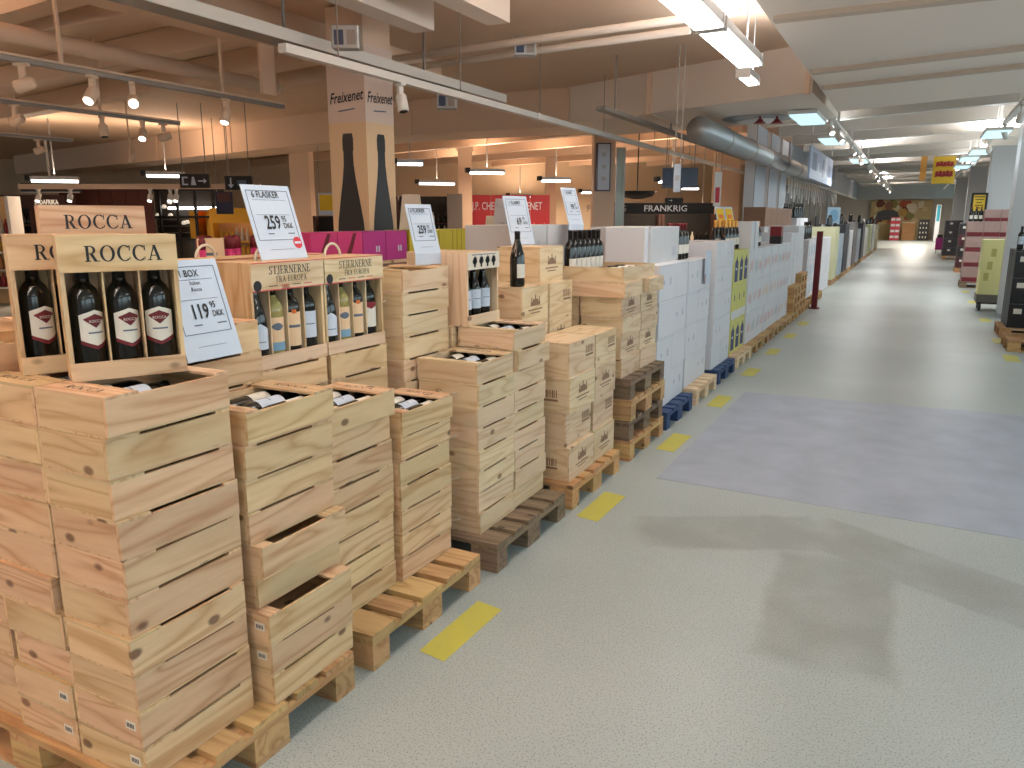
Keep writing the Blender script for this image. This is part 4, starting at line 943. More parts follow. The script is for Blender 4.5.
# far left: white wine cases with bottles and a red post
wall(-1.74,15.5,5,.45,3,.37,.1445,'white carton with blue print past the red post', d=.5, prints=lambda r,w,d,h: bx('printed_mark', (-w*.2,w*.1,-d/2-.0008,-d/2-.0002,h*.2,h*.7), mat('pale_blue_print', (164,190,206), .6), r), allp=True, group='white cartons past the red post')
rp = empty('post', (-1.54,15.38,0), 0, 'dark red upright post in the left row', 'post'); bx('shaft', (-.05,.05,-.05,.05,0.01,1.42), M_wine, rp); bx('foot', (-.09,.09,-.09,.09,0,.02), M_wine, rp)
wall(-2.42,19.0,4,.5,4,.38,.1445,'white carton in the stepped bottle display', d=.5, prints=None, group='cartons under the dark bottles')
for k in range(9):
    bottle((-2.52-.22*(k//5), 19.2+.36*(k%5), .1445+4*.38+.0005), (0,0,R90), 'dark bottle on the stepped white display, %s of nine' % ['first','second','third','fourth','fifth','sixth','seventh','eighth','last'][k], 'dark bottles on the stepped display', 'bord', None, None, 'none', 10, 1.1)
for k in range(4):
    bottle((-1.90, 16.1+.30*k, .1445+3*.37+.0005), (0,0,R90), 'dark bottle on the white cartons past the red post, %s of four' % ['first','second','third','last'][k], 'dark bottles past the red post', 'bord', None, None, 'none', 10, 1.1)
pc = empty('round_poster', (-2.05,23.55,1.50), R90-.6, 'pale blue square poster with a round print at the far left row', 'poster'); bx('board', (-.26,.26,-.01,.01,0,.46), mat('pale_blue_board', (186,212,232), .5), pc); mo('round_print', lathe('rp', [(.001,0),(.17,0),(.17,.004)], 24, mat('blue_print', (134,180,216), .5)), pc, (0,-.011,.23), (R90,0,0)); bx('stand', (-.02,.02,.011,.03,-.25,.4), M_cw, pc)
wall(-1.78,18.0,4,.6,3,.40,.02,'white carton in the far left corner of the row', d=.6, prints=None, group='far white cartons')
# assorted displays down the aisle
far = [(21.0,1.2,1.45,(210,208,170),'pale yellow'),(22.6,1.2,1.25,(190,206,220),'pale blue'),(24.2,1.4,1.5,(84,84,90),'black'),(26.0,1.4,1.3,(214,216,220),'white'),(28.0,1.4,1.55,(120,118,120),'charcoal'),(30.0,1.4,1.3,(196,204,214),'silver'),(32.5,1.6,1.5,(90,88,92),'dark'),(35,1.6,1.3,(216,214,206),'ivory'),(38,1.8,1.4,(190,194,150),'olive'),(41,2,1.4,(206,206,204),'light grey'),(45,2,1.35,(160,150,120),'tan')]
for i, (y, l, h, c, nm) in enumerate(far):
    r = empty('display_stack', (-1.75-.4, y+l/2, 0), R90, '%s carton display on a pallet far down the left row' % nm, 'display', 'far displays on the left')
    mm = mat('far_display_'+nm, c, .6)
    bx('pallet', (-l/2,l/2,-.4,.4,0,.14), wood('pallet','x'), r)
    for a in range(2):
        for b in range(3): bx('carton', (-l/2+l/2*a+.005,-l/2+l/2*(a+1)-.005,-.4,.4,.141+(h-.141)*b/3,.141+(h-.141)*(b+1)/3-.006), mm, r)
    bx('header_card', (-l*.3,l*.3,.1,.13,h,h+.25), M_cw if i % 2 else M_black, r)
    for k in range(3): mo('bottle', lathe('farb', BORD, 8, M_glassdark), r, (-l*.3+k*l*.25,-.2,h))

# ================================================================== second row across the gap: pink and yellow cartons
M_pink = mat('pink_carton', (206,52,120), .5); M_mag = mat('magenta_carton', (176,44,134), .5); M_ylw = noisy('yellow_green_carton', (206,190,40), (186,168,34), 8, .5)
XB = -4.3
def plinth(y0, y1, lab):
    r = empty('display_plinth', (XB-.205,(y0+y1)/2,0), 0, lab, 'plinth', 'plinths of the second row'); n = max(1, round((y1-y0)/.8))
    bx('top_board', (-.2,.2,-(y1-y0)/2,(y1-y0)/2,1.24,1.27), wood('pale','y'), r)
    for i in range(n): a = -(y1-y0)/2+i*(y1-y0)/n; bx('front_panel', (-.19,.19,a+.005,a+(y1-y0)/n-.005,0,1.24), M_brown, r)
plinth(3.55,4.8,'brown plinth under the pink bottle sleeves'); plinth(4.81,6.2,'brown plinth under the pink and magenta cartons'); plinth(6.21,8.6,'brown plinth under the yellow cartons')
for k in range(4):
    y = 4.83+.338*k
    def pk(r, w, d, h, k=k):
        if k < 2:
            pyobj('printed_swirl', [(-w*.3,0,h*.05),(-w*.1,0,h*.05),(w*.1,0,h*.5),(w*.25,0,h*.95),(w*.12,0,h*.95),(-w*.05,0,h*.55)], [tuple(range(6))], M_wine, r, loc=(0,-d/2-.0008,0))
        else:
            for a in (.05,.16): bx('printed_glyph', (w*a,w*a+w*.06,-d/2-.0008,-d/2-.0002,h*.30,h*.50), M_white, r)
    carton((XB-.15,y+.169,1.27), R90, .332, .3, .265, '%s carton in the second row behind the crates, %s' % (('pink','pink','magenta','magenta')[k], ('nearer pink one','farther pink one','nearer magenta one','farther magenta one')[k]), 'pink and magenta cartons', M_pink if k < 2 else M_mag, pk, seam=False)
for k in range(5):
    def yl(r, w, d, h):
        for a in (-.32,.30): bx('printed_stem', (w*a,w*a+.008,-d/2-.0008,-d/2-.0002,0.01,h-.01), mat('dark_olive_print', (88,78,24), .6), r)
    carton((XB-.15,6.22+.44*k+.22,1.27), R90, .432, .3, .268, 'yellow green carton in the second row, %s from the bottle column' % ['first','second','third','fourth','fifth'][k], 'yellow green cartons', M_ylw if k < 4 else mat('bright_yellow_carton', (232,212,40), .5), yl if k < 4 else None, seam=False)
for k in range(6):
    r = empty('bottle_sleeve', (XB-.10-.07*(k%2), 3.84+.125*k, 1.27), 0, 'pink bottle with dark rounded cap in the second row, %s of six' % ['first','second','third','fourth','fifth','last'][k], 'bottle', 'pink bottles in the second row')
    mo('body', lathe('sleeve', [(.033,0),(.037,.01),(.037,.16)], 14, M_pink), r); mo('cap', lathe('sleevecap', [(.037,.16),(.038,.22),(.031,.245),(.014,.255)], 14, M_wine), r)
# cream stand cards in the second row
for i, (px0, py0, px1, py1) in enumerate(((204,234,219,256),)):
    p = at((px0+px1)/2, py1, X=XB-.05); r = empty('stand_card', (p.x,p.y,1.27), R90-.5, 'small cream card with print behind the 119 price card', 'sign'); bx('card', (-.09,.09,-.002,.002,0,.24), M_cream, r); bx('printed_line', (-.04,.04,-.003,-.0022,.12,.14), M_grey_ink, r)
# bottle column wrapped with two posters
cb = empty('poster_column', (-4.75-.225,6.2+.45/2+.0,0), 0, 'square column wrapped with black sparkling bottle posters lettered Freixenet', 'column')
M_pp = mat('poster_golden', (232,198,156), .45); M_ph = mat('poster_blush', (228,204,190), .45)
bx('core', (-.215,.215,-.215,.215,0,3.6), M_beige, cb)
hb = 2.55
for (nm, rz, off) in (('front', 0, (0,-.2155)), ('side', R90, (.2155,0))):
    pan = bx('poster_panel', (-.225,.225,-.005,.005,.3,hb), M_pp, cb); pan.location = (off[0]+(.005 if nm == 'side' else 0), off[1]-(.005 if nm == 'front' else 0), (.3+hb)/2); pan.rotation_euler = (0,0,rz)
    hd = bx('poster_header', (-.225,.225,-.006,.006,hb,3.25), M_ph, cb); hd.location = (off[0]+(.005 if nm == 'side' else 0), off[1]-(.005 if nm == 'front' else 0), (hb+3.25)/2); hd.rotation_euler = (0,0,rz)
    v = [(-.14,0,1.2),(.14,0,1.2),(.14,0,1.45),(.128,0,1.62),(.098,0,1.82),(.066,0,2.02),(.05,0,2.16),(.048,0,2.28),(.054,0,2.30),(.054,0,2.40),(.044,0,2.45),(-.044,0,2.45),(-.054,0,2.40),(-.054,0,2.30),(-.048,0,2.28),(-.05,0,2.16),(-.066,0,2.02),(-.098,0,1.82),(-.128,0,1.62),(-.14,0,1.45)]
    v = [(x_*1.22, 0, z_) for x_, _, z_ in v]
    o = pyobj('printed_bottle', v, [tuple(range(20))], mat('poster_black', (26,20,22), .4), cb, loc=(off[0]+(.0125 if nm == 'side' else 0), off[1]-(.0125 if nm == 'front' else 0), 0)); o.rotation_euler = (0,0,rz)
    tm = text_mesh('Freixenet', .14, M_ink, 'CENTER', .002, .74, .35)
    o = mo('lettering', tm, cb, (off[0]+(.014 if nm == 'side' else 0), off[1]-(.014 if nm == 'front' else 0), 2.74), (0,-.06,rz))
    o = mo('lettering', text_mesh('Alt med et lille', .04, M_grey_ink, 'CENTER', 0, .9), cb, (off[0]+(.014 if nm == 'side' else 0), off[1]-(.014 if nm == 'front' else 0), 2.85), (0,-.06,rz)) if False else bx('printed_line', (-.10,.10,-.0005,.0005,0,.012), M_grey_ink, cb)
    o.location = (off[0]+(.0125 if nm == 'side' else 0), off[1]-(.0125 if nm == 'front' else 0), 2.665); o.rotation_euler = (0,-.08,rz)

# grey cartons behind the pine cases
carton((-2.60,4.98,1.30), R90, .50, .40, .30, 'grey white flat carton with lettering behind the upright bottles, nearer', None, M_cg, faint_marks)
carton((-2.60,5.49,1.30), R90, .48, .40, .30, 'grey white flat carton behind the upright bottles, farther', None, M_cg, None)
for c in range(2):
    for i in range(3): carton((-2.60,4.98+.51*c,.578+i*.24), R90, .49, .40, .24, 'plain grey carton under the flat grey cartons, %s layer, %s' % (N4[i], ('nearer','farther')[c]), 'grey cartons behind the pallet pile', M_cg, None)
# ================================================================== the left hall in the background
def hall(name, px0, py0, px1, py1, D, label, cat, group=None, z0=None):
    """Empty at the foot of a thing that faces the camera at depth D; returns (root, width, z of its foot, z of its top)"""
    a, b = at(px0,py1,D=D), at(px1,py0,D=D); w = (Vector((b.x,b.y))-Vector((a.x,a.y))).length
    zf = a.z if z0 is None else z0
    return empty(name, ((a.x+b.x)/2,(a.y+b.y)/2,zf), YAW, label, cat, group), w, zf, b.z
M_shelf = mat('dark_brown_shelf', (66,40,32), .6); M_maroon = mat('maroon_wall', (74,32,26), .65)
BC = [M_glassdark, M_capred, M_green, mat('amber_bottle', (150,92,40), .2), mat('pale_bottle', (196,190,176), .3), mat('ochre_box', (208,160,60), .5)]
SHORT = ['']
def SHORTLAB(a, b): SHORT[0] = b; return a
def shelf_unit(px0, py0, px1, py1, D, label, header=None, mh=None, nsh=4, back=None, nb=8, pal=(0,1,2,4), hcol=None, frame=None, short=None):
    r, w, zf, zt_ = hall('shelf_unit', px0,py0,px1,py1,D,label,'shelf','shelves in the left hall', z0=0.0); hgt = zt_
    fm = frame or M_shelf
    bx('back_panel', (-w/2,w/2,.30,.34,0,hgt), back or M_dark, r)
    for s in (-1,1): bx('side_panel', (s*w/2-.03,s*w/2+.03,-.05,.34,0,hgt), fm, r)
    if header is not None:
        bx('header', (-w/2,w/2,-.08,.0,hgt-.32,hgt), mh or M_shelf, r)
        if header: mo('lettering', text_mesh(header, .155, hcol or M_lit, 'CENTER', .003, .72), r, (0,-.09,hgt-.22))
    zz = [hgt-.36-(i+1)*.34 for i in range(nsh)]
    for i, z in enumerate(zz):
        bx('shelf_board', (-w/2+.03,w/2-.03,-.05,.30,z-.03,z), fm, r)
        for k in range(nb):
            m = BC[pal[(i*3+k//3) % len(pal)]]
            o = mo('wine_bottle', lathe('shelfb', [(.036,0),(.038,.01),(.038,.18),(.015,.23),(.014,.29)], 8, m), None, r.matrix_basis @ Vector((-w/2+.1+(w-.2)*(k+.5)/nb, .08, z+.001)), (0,0,0), label='bottle %s from left on shelf %s of the %s' % (ORD[k].replace('topmost','first') if k < 13 else 'far', ['one','two','three','four','five'][i], SHORT[0]), cat='bottle', group='bottles on the hall shelves')
            # '%s' % (0, ORD[k].replace('topmost','first') if k < 13 else 'far'), cat='bottle', group='bottles on the hall shelves')
            o.scale = (1.15,1.15,.95)
    return r
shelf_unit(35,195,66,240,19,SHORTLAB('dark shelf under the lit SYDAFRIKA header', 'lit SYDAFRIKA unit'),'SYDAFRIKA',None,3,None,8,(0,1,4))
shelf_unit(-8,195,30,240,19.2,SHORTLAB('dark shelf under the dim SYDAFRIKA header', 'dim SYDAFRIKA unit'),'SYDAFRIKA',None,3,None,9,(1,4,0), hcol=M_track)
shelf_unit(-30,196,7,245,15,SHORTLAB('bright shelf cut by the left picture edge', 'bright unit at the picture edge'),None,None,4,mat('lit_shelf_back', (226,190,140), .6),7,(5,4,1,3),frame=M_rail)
r, w, zf, zt_ = hall('feature_wall', 66,187,152,245,20,'tall maroon panelled wall right of the SYDAFRIKA shelves','wall panel', z0=0)
for i in range(7): bx('panel', (-w/2+w*i/7,-w/2+w*(i+1)/7-.015,-.04,.04,0,zt_), M_maroon, r)
r, w, zf, zt_ = hall('bulkhead_panel', 22,183,80,193,19.6,'dark blue grey panel above the lit SYDAFRIKA header','panel'); bx('panel', (-w/2,w/2,-.05,.05,0,zt_-zf), mat('blue_grey_panel', (58,62,70), .6), r); bx('edge', (-w/2,w/2,-.06,-.05,0,.03), M_rail, r); bx('hanger', (-.02,.02,-.02,.02,zt_-zf,3.6-zf), M_rail, r)
# beam with small spots at the mouth of the hall
r, w, zf, zt_ = hall('hall_beam', 20,184,260,189,15,'pale horizontal beam with small spotlights above the shop front','beam'); bx('rail', (-w/2,w/2,-.06,.06,0,zt_-zf), M_beige, r)
for i, (px, py) in enumerate(((38,183),(70,184),(150,188),(170,190),(176,191))):
    p = at(px,189,D=15); spot((p.x,p.y,zf), YAW, 2.6, 'small lit spotlight under the hall beam, %s from left' % ['first','second','third','fourth','fifth'][i], 1, 'small spotlights under the hall beam', M_rail)
# glazed shop front
r, w, zf, zt_ = hall('shop_front', 146,188,212,250,21,'dark glazed shop front with yellow panels, right of the maroon wall','shop front', z0=0)
bx('dark_back', (-w/2,w/2,.8,.85,0,zt_), mat('shop_interior', (62,54,48), .6), r)
for i in range(5): bx('mullion', (-w/2+w*i/4-.03,-w/2+w*i/4+.03,-.04,.04,0,zt_), M_black, r)
for z in (zt_-.05, zt_-.75, 1.1): bx('transom', (-w/2,w/2,-.03,.03,z-.03,z+.03), M_black, r)
for (x, z, c) in ((.22,.75,(232,176,52)),(.30,.75,(226,168,44))): bx('yellow_panel', (w*x-.26,w*x+.20,.3,.36,z,z+1.1), mat('yellow_panel', (230,172,48), .5), r)
bx('light_strip', (-w*.25,w*.45,.5,.55,zt_-.55,zt_-.48), M_tube, r)
for k, (x, z) in enumerate(((-.28,-.52),(-.2,-.40),(-.14,-.36),(-.38,-.75),(-.20,-.75),(-.02,-.95),(.03,-.93))): mo('lamp', lathe('dot', [(.05,0),(.07,.05),(.03,.1)], 8, M_lit), r, (w*x,.4,zt_+z))
for i in range(9): bx('shelf_board', (-w*.45,-w*.02,.45,.75,.9+.18*i,.92+.18*i), mat('grey_goods', (120,116,110), .6), r) if i < 5 else None
for k in range(3): bx('pane', (-w/2+w*k/4+.03,-w/2+w*(k+1)/4-.03,.0,.006,.03,1.07), mat('smoked_pane', (70,66,62), .12), r)
# yellow lit shelves and posters
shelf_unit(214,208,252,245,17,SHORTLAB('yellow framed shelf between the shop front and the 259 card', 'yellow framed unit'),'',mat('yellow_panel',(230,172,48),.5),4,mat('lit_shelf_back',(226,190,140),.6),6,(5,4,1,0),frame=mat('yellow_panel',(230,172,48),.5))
def hang(px0,py0,px1,py1,D,label,cat,m,th=.05,marks=None,wires=True):
    r, w, zf, zt_ = hall('hanging_sign', px0,py0,px1,py1,D,label,cat); h = zt_-zf
    bx('board', (-w/2,w/2,-th/2,th/2,0,h), m, r)
    if wires:
        for s in (-1,1): bx('wire', (s*w*.4-.006,s*w*.4+.006,-.006,.006,h,max(h+.05,3.6-zf)), M_track, r)
    if marks: marks(r, w, h, -th/2-.002)
    return r
def arrow(r, x, z, s, y, ang):
    v = [(-.5,0,-.07),(.15,0,-.07),(.15,0,-.3),(.5,0,0),(.15,0,.3),(.15,0,.07),(-.5,0,.07)]; ca, sa = math.cos(ang), math.sin(ang)
    pyobj('printed_arrow', [(x+s*(a*ca-c*sa),0,z+s*(a*sa+c*ca)) for a,_,c in v], [tuple(range(7))], M_white, r, loc=(0,y,0))
def exit1(r, w, h, y):
    arrow(r, w*.28, h*.5, w*.30, y, 0)
    pyobj('printed_door', [(-w*.42,0,h*.2),(-w*.22,0,h*.2),(-w*.22,0,h*.3),(-w*.36,0,h*.3),(-w*.36,0,h*.7),(-w*.22,0,h*.7),(-w*.22,0,h*.8),(-w*.42,0,h*.8)], [(0,1,2,3),(0,3,4,7),(7,4,5,6)], M_white, r, loc=(0,y,0))
    pyobj('printed_figure', [(-w*.12,0,h*.2),(w*.06,0,h*.2),(w*.0,0,h*.8),(-w*.07,0,h*.8)], [(0,1,2,3)], M_white, r, loc=(0,y,0))
def exit2(r, w, h, y): arrow(r, -w*.28, h*.5, h*.75, y, -R90); bx('printed_mark', (-w*.05,w*.3,y-.001,y,h*.3,h*.7), mat('slate_print', (96,104,120), .5), r)
hang(181,174,209,188,14,'black hanging sign with white door, figure and right arrow','sign',M_black,.06,exit1)
hang(226,176,252,190,14,'black hanging sign with a white down arrow','sign',M_black,.06,exit2)
hang(217,192,232,214,16,'navy hanging poster above the yellow shelf','poster',mat('navy_poster',(38,42,72),.5),.03,lambda r,w,h,y: bx('picture', (-w*.4,w*.4,y-.001,y,h*.55,h*.95), mat('maroon_picture',(96,60,62),.5), r))
hang(319,193,334,215,16,'yellow and orange hanging poster left of the bottle column','poster',M_white,.03,lambda r,w,h,y: bx('picture', (-w*.42,w*.42,y-.001,y,h*.2,h*.92), mat('promo_yellow',(240,196,40),.5), r))
shelf_unit(316,216,345,245,18,SHORTLAB('dark shelf below the yellow poster left of the bottle column', 'dark unit below the yellow poster'),None,None,3,None,7,(0,0,3))
def column(px0, px1, D, lab):
    a, b = at(px0,200,D=D), at(px1,200,D=D); w = (b-a).length
    r = empty('hall_column', ((a.x+b.x)/2,(a.y+b.y)/2,0), YAW, lab, 'column', 'cream columns in the hall'); bx('shaft', (-w/2,w/2,-w/2,w/2,0,3.4), M_beige, r); bx('capital', (-w*.6,w*.6,-w*.6,w*.6,3.4,3.62), M_beige, r); bx('plinth', (-w*.54,w*.54,-w*.54,w*.54,0,.12), M_beige, r)
    return r, w
column(294,313,20,'cream column behind the big 259 card'); column(459,472,21,'cream column left of the red wall'); column(714,736,21,'cream column right of the black country banner'); column(545,556,23,'cream column at the right end of the red wall')
rc, wc = column(592,613,15.5,'cream column carrying a framed white poster')
a = at(603,191,D=15.2); fp = empty('framed_poster', a, YAW+.12, 'narrow white poster in a navy frame on the cream column', 'poster')
ph = at(603,143,D=15.2).z-a.z; bx('frame', (-.135,.135,-.012,.10,0,ph), mat('navy_frame',(44,46,84),.4), fp); bx('sheet', (-.115,.115,-.016,-.012,.02,ph-.02), M_white, fp)
for i in range(3): bx('printed_block', (-.04,.04,-.0175,-.0161,ph*(.22+.25*i),ph*(.30+.25*i)), M_print, fp)
a = at(619,226,D=15.6); gp = empty('glass_panel', (a.x,a.y,0), YAW, 'pale green glass strip beside the column with the framed poster', 'panel'); bx('pane', (-.06,.06,-.01,.01,.02,3.0), mat('green_glass', (176,194,186), .15), gp); bx('frame', (-.09,-.06,-.02,.02,0,3.0), M_steel, gp); bx('frame', (.06,.09,-.02,.02,0,3.0), M_steel, gp)
# shelves and stand cards behind the yellow cartons
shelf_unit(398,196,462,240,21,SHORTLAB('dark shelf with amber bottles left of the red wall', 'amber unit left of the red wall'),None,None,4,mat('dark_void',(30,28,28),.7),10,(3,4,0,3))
r, w, zf, zt_ = hall('grey_panel', 448,194,462,240,20.5,'dark grey panel between the amber shelf and the red wall','panel', z0=0); bx('panel', (-w/2,w/2,-.1,.1,0,zt_), mat('slate_panel',(96,88,84),.6), r)
def aframe(px, py0, py1, D, wpx, lab, m):
    a = at(px,py1,X=-4.45); D = a.x*FH.x+a.y*FH.y; h = at(px,py0,X=-4.45).z-a.z; w = wpx/786*D; a.z = 1.5385
    r = empty('stand_card', a, YAW, lab, 'sign', 'tent cards in the hall')
    for s in (-1,1):
        v = [(-w/2,s*.16*h,0),(w/2,s*.16*h,0),(w*.36,s*.01,h),(-w*.36,s*.01,h)]; v += [(x,y+.01,z) for x,y,z in v]
        pyobj('card', v, [(0,1,2,3),(7,6,5,4),(0,4,5,1),(1,5,6,2),(2,6,7,3),(3,7,4,0)], m, r)
    bx('printed_line', (-w*.12,w*.12,-.16*h-.002,-.16*h+.001,h*.15,h*.17), M_grey_ink, r)
aframe(412,196,231,9.5,24,'cream tent card between the bottle column and the 259 card',mat('cream_card',(206,192,172),.6)); aframe(502,200,229,9,18,'pale tent card behind the 69 card',mat('pale_card',(196,190,190),.6)); aframe(490,218,230,9,10,'small cream card in front of the red wall',mat('cream_card',(206,192,172),.6))
r, w, zf, zt_ = hall('red_wall', 472,195,550,250,22,'red wall lettered J.P. CHENET in white behind the yellow cartons','wall panel', z0=0)
M_rw = mat('red_wall_paint',(168,28,44),.5)
for i in range(4): bx('panel', (-w/2+w*i/4,-w/2+w*(i+1)/4-.008,-.06,.06,0,zt_), M_rw, r)
mo('lettering', text_mesh('J.P. CHENET', .30, M_white, 'LEFT', 0, .60), r, (-w/2+.02,-.07,zt_-.40)); mo('lettering', text_mesh('J.P. CHENET', .30, M_white, 'RIGHT', 0, .60), r, (w*.40,-.07,zt_-.40))
for x in (w*.30, w*.43): bx('printed_line', (x-.012,x+.012,-.064,-.0605,1.2,zt_-.75), mat('pink_line',(214,120,124),.5), r)
# black country banner and shelves
r, w, zf, zt_ = hall('country_banner', 600,203,714,214,18,'black hanging banner lettered FRANKRIG in white','banner')
bx('board', (-w/2,w/2,-.05,.05,0,zt_-zf), M_black, r); mo('lettering', text_mesh('FRANKRIG', .19, M_white, 'LEFT', .002, 1.1), r, (-w*.12,-.055,.06)); mo('lettering', text_mesh('FRANKRIG', .19, M_track, 'RIGHT', .002, 1.0), r, (-w*.27,-.055,.06))
for s in (-1,1): bx('wire', (s*w*.4-.01,s*w*.4+.01,-.01,.01,zt_-zf,3.6-zf), M_track, r)
shelf_unit(600,214,660,245,19,SHORTLAB('wine shelf under the left of the FRANKRIG banner', 'unit under the FRANKRIG banner left'),None,mat('shelf_fascia',(190,176,160),.5),2,None,10,(0,1,4)); shelf_unit(662,214,715,245,19,SHORTLAB('wine shelf under the right of the FRANKRIG banner', 'unit under the FRANKRIG banner right'),None,None,2,None,9,(1,4,0))
hang(662,168,698,188,13,'blank navy hanging screen over the black banner','screen',mat('navy_screen',(34,38,72),.35),.05,lambda r,w,h,y: bx('screen_face', (-w*.47,w*.47,y-.001,y,h*.06,h*.94), mat('navy_face',(28,32,66),.25), r))
hang(673,164,681,192,9.5,'narrow white hanging poster in front of the navy screen','poster',M_white,.02,lambda r,w,h,y: bx('printed_block', (-w*.35,w*.35,y-.001,y,h*.4,h*.6), M_print, r))
hang(713,172,722,206,13.6,'narrow red and white hanging banner right of the cream column','banner',M_rail,.03,lambda r,w,h,y: [bx('red_print', (-w*.3,w*.3,y-.001,y,h*.1,h*.55), M_red_ink, r)])
hang(665,198,683,203,16.5,'black arrow sign above the FRANKRIG banner','sign',M_black,.05,lambda r,w,h,y: arrow(r,-w*.2,h*.5,h*.7,y,0))
# bowl lamp
a = at(637,199,D=17); bw = empty('bowl_lamp', a, 0, 'dark bowl shaped lamp above the FRANKRIG banner', 'ceiling lamp'); mo('bowl', lathe('bowl', [(.10,0),(.32,.05),(.42,.16),(.40,.16)], 20, M_black), bw); bx('rod', (-.01,.01,-.01,.01,.1,3.6-a.z), M_black, bw)

# ================================================================== fascia, white panels and banner left of the far aisle
M_fas = noisy('grey_fascia', (176,182,192), (150,156,168), 2.5, .5)
XF = -3.05; zfas = 2.72
f0 = at(785,168,X=XF).y
f0 += .6
fr = empty('fascia', (XF,f0,zfas), 0, 'grey fascia with vertical ribs hanging above the far left row', 'fascia')
bx('bottom_rail', (-.05,.05,0,26,-.04,.04), M_rail, fr)
n = 60
for i in range(n):
    y = i*26/n; bx('panel', (-.02,.02,y+.02,y+26/n-.02,.04,.85), M_fas, fr)
for i in range(26): bx('hanging_strip', (-.015,.015,.2+i*.55,.2+i*.55+.11,-.42-.1*(i%3),-.04), M_rail, fr)
gw = empty('glass_wall', (XF-.6,20.5,0), 0, 'dark glazed wall behind the far left row', 'glass wall')
for i in range(9):
    bx('pane', (-.02,.02,i*1.9+.04,i*1.9+1.86,.05,2.66), mat('dusky_glass',(104,112,116),.15), gw); bx('mullion', (-.04,.04,i*1.9-.04,i*1.9+.04,0,2.7), M_rail, gw)
for i, (px0, px1) in enumerate(((753,764),(767,776),(778,785))):
    a, b = at(px0,200,X=-3.0), at(px1,200,X=-3.0)
    r = empty('white_post', (-3.0-.1,(a.y+b.y)/2,0), 0, 'tall white panel post behind the left row, %s from the camera' % ['first','second','third'][i], 'post', 'white panel posts'); w = b.y-a.y
    bx('shaft', (-.1,.1,-w/2,w/2,0.02,3.5), mat('cool_white_post',(206,214,224),.5), r); bx('edge', (.1,.11,-w/2,-w/2+.04,0.02,3.5), M_track, r); bx('foot', (-.12,.12,-w/2-.02,w/2+.02,0,.02), M_steel, r)
xb = -1.95
b0, b1 = at(808,178,X=xb), at(830.5,186,X=xb); t0 = at(809,144,X=xb)
bn = empty('hanging_banner', (xb,b0.y,b0.z), 0, 'blue grey hanging photo banner above the far left row', 'banner'); wB = b1.y-b0.y; hB = t0.z-b0.z
bx('board', (-.015,.015,0,wB,0,hB), mat('banner_blue',(132,146,172),.5), bn)
bx('picture_sky', (.0155,.017,.05,wB-.05,hB*.02,hB*.32), mat('banner_light',(178,190,212),.5), bn)
for i, (a, b, h0, h1) in enumerate(((.1,.24,.30,.85),(.30,.36,.25,.6),(.5,.56,.2,.8),(.62,.70,.2,.92),(.78,.9,.28,.7))): bx('picture_shape', (.0155,.0175,wB*a,wB*b,hB*h0,hB*h1), mat('banner_dark%d' % (i%2),((88,100,124),(196,204,218))[i%2],.5), bn)
for y in (.2,wB-.2): bx('wire', (-.006,.006,y,y+.012,hB,3.6-b0.z), M_steel, bn)

# ================================================================== hanging yellow signs on the right
def ysign(px0,py0,px1,py1,Y,label,marks,frame=None,wires=True):
    a, b = at(px0,py1,Y=Y), at(px1,py0,Y=Y); w, h = b.x-a.x, b.z-a.z
    r = empty('hanging_sign', ((a.x+b.x)/2,Y,a.z), 0, label, 'sign'); bx('board', (-w/2,w/2,-.03,.03,0,h), mat('sign_yellow',(226,190,48),.5), r)
    if frame:
        for (x0,x1,z0_,z1_) in ((-w/2-.03,w/2+.03,h-.02,h+.03),(-w/2-.03,w/2+.03,-.03,.02),(-w/2-.03,-w/2+.02,0,h),(w/2-.02,w/2+.03,0,h)): bx('frame', (x0,x1,-.04,.04,z0_,z1_), frame, r)
    if wires:
        for s in (-1,1): bx('wire', (s*w*.4-.012,s*w*.4+.012,-.012,.012,h,3.6-a.z), M_steel, r)
    marks(r, w, h, -.032)
def two_words(r, w, h, y):
    for (zc, hh, n) in ((.72,.20,5),(.36,.24,5)):
        for k in range(n):
            x = -w*.38+k*w*.155; zz_ = h*zc+(.02*h if k % 2 else 0)
            pyobj('printed_letter', [(x,0,zz_-h*hh/2),(x+w*.165,0,zz_-h*hh*(.5 if k % 2 else .35)),(x+w*.155,0,zz_+h*hh*.45),(x+w*.02,0,zz_+h*hh*.4)], [(0,1,2,3)], mat('sign_red',(150,24,34),.5), r, loc=(0,y,0))
ysign(931,156,957,184,26,'yellow hanging sign with two dark red words over the far aisle',two_words)
ysign(971,194,987,212,23.46,'framed yellow notice with dark print on the second pillar',lambda r,w,h,y: [bx('printed_line', (-w*k,w*k,y-.002,y,h*z,h*z+h*.06), mat('umber_print',(96,76,30),.5), r) for (k,z) in ((.38,.82),(.3,.66),(.22,.5),(.3,.34),(.12,.2))], M_black, False)
r = empty('hanging_strip', at(922,181,Y=26), 0, 'narrow orange hanging strip left of the yellow sign', 'sign'); bx('strip', (-.08,.08,-.02,.02,0,.95), mat('strip_orange',(222,164,78),.5), r)

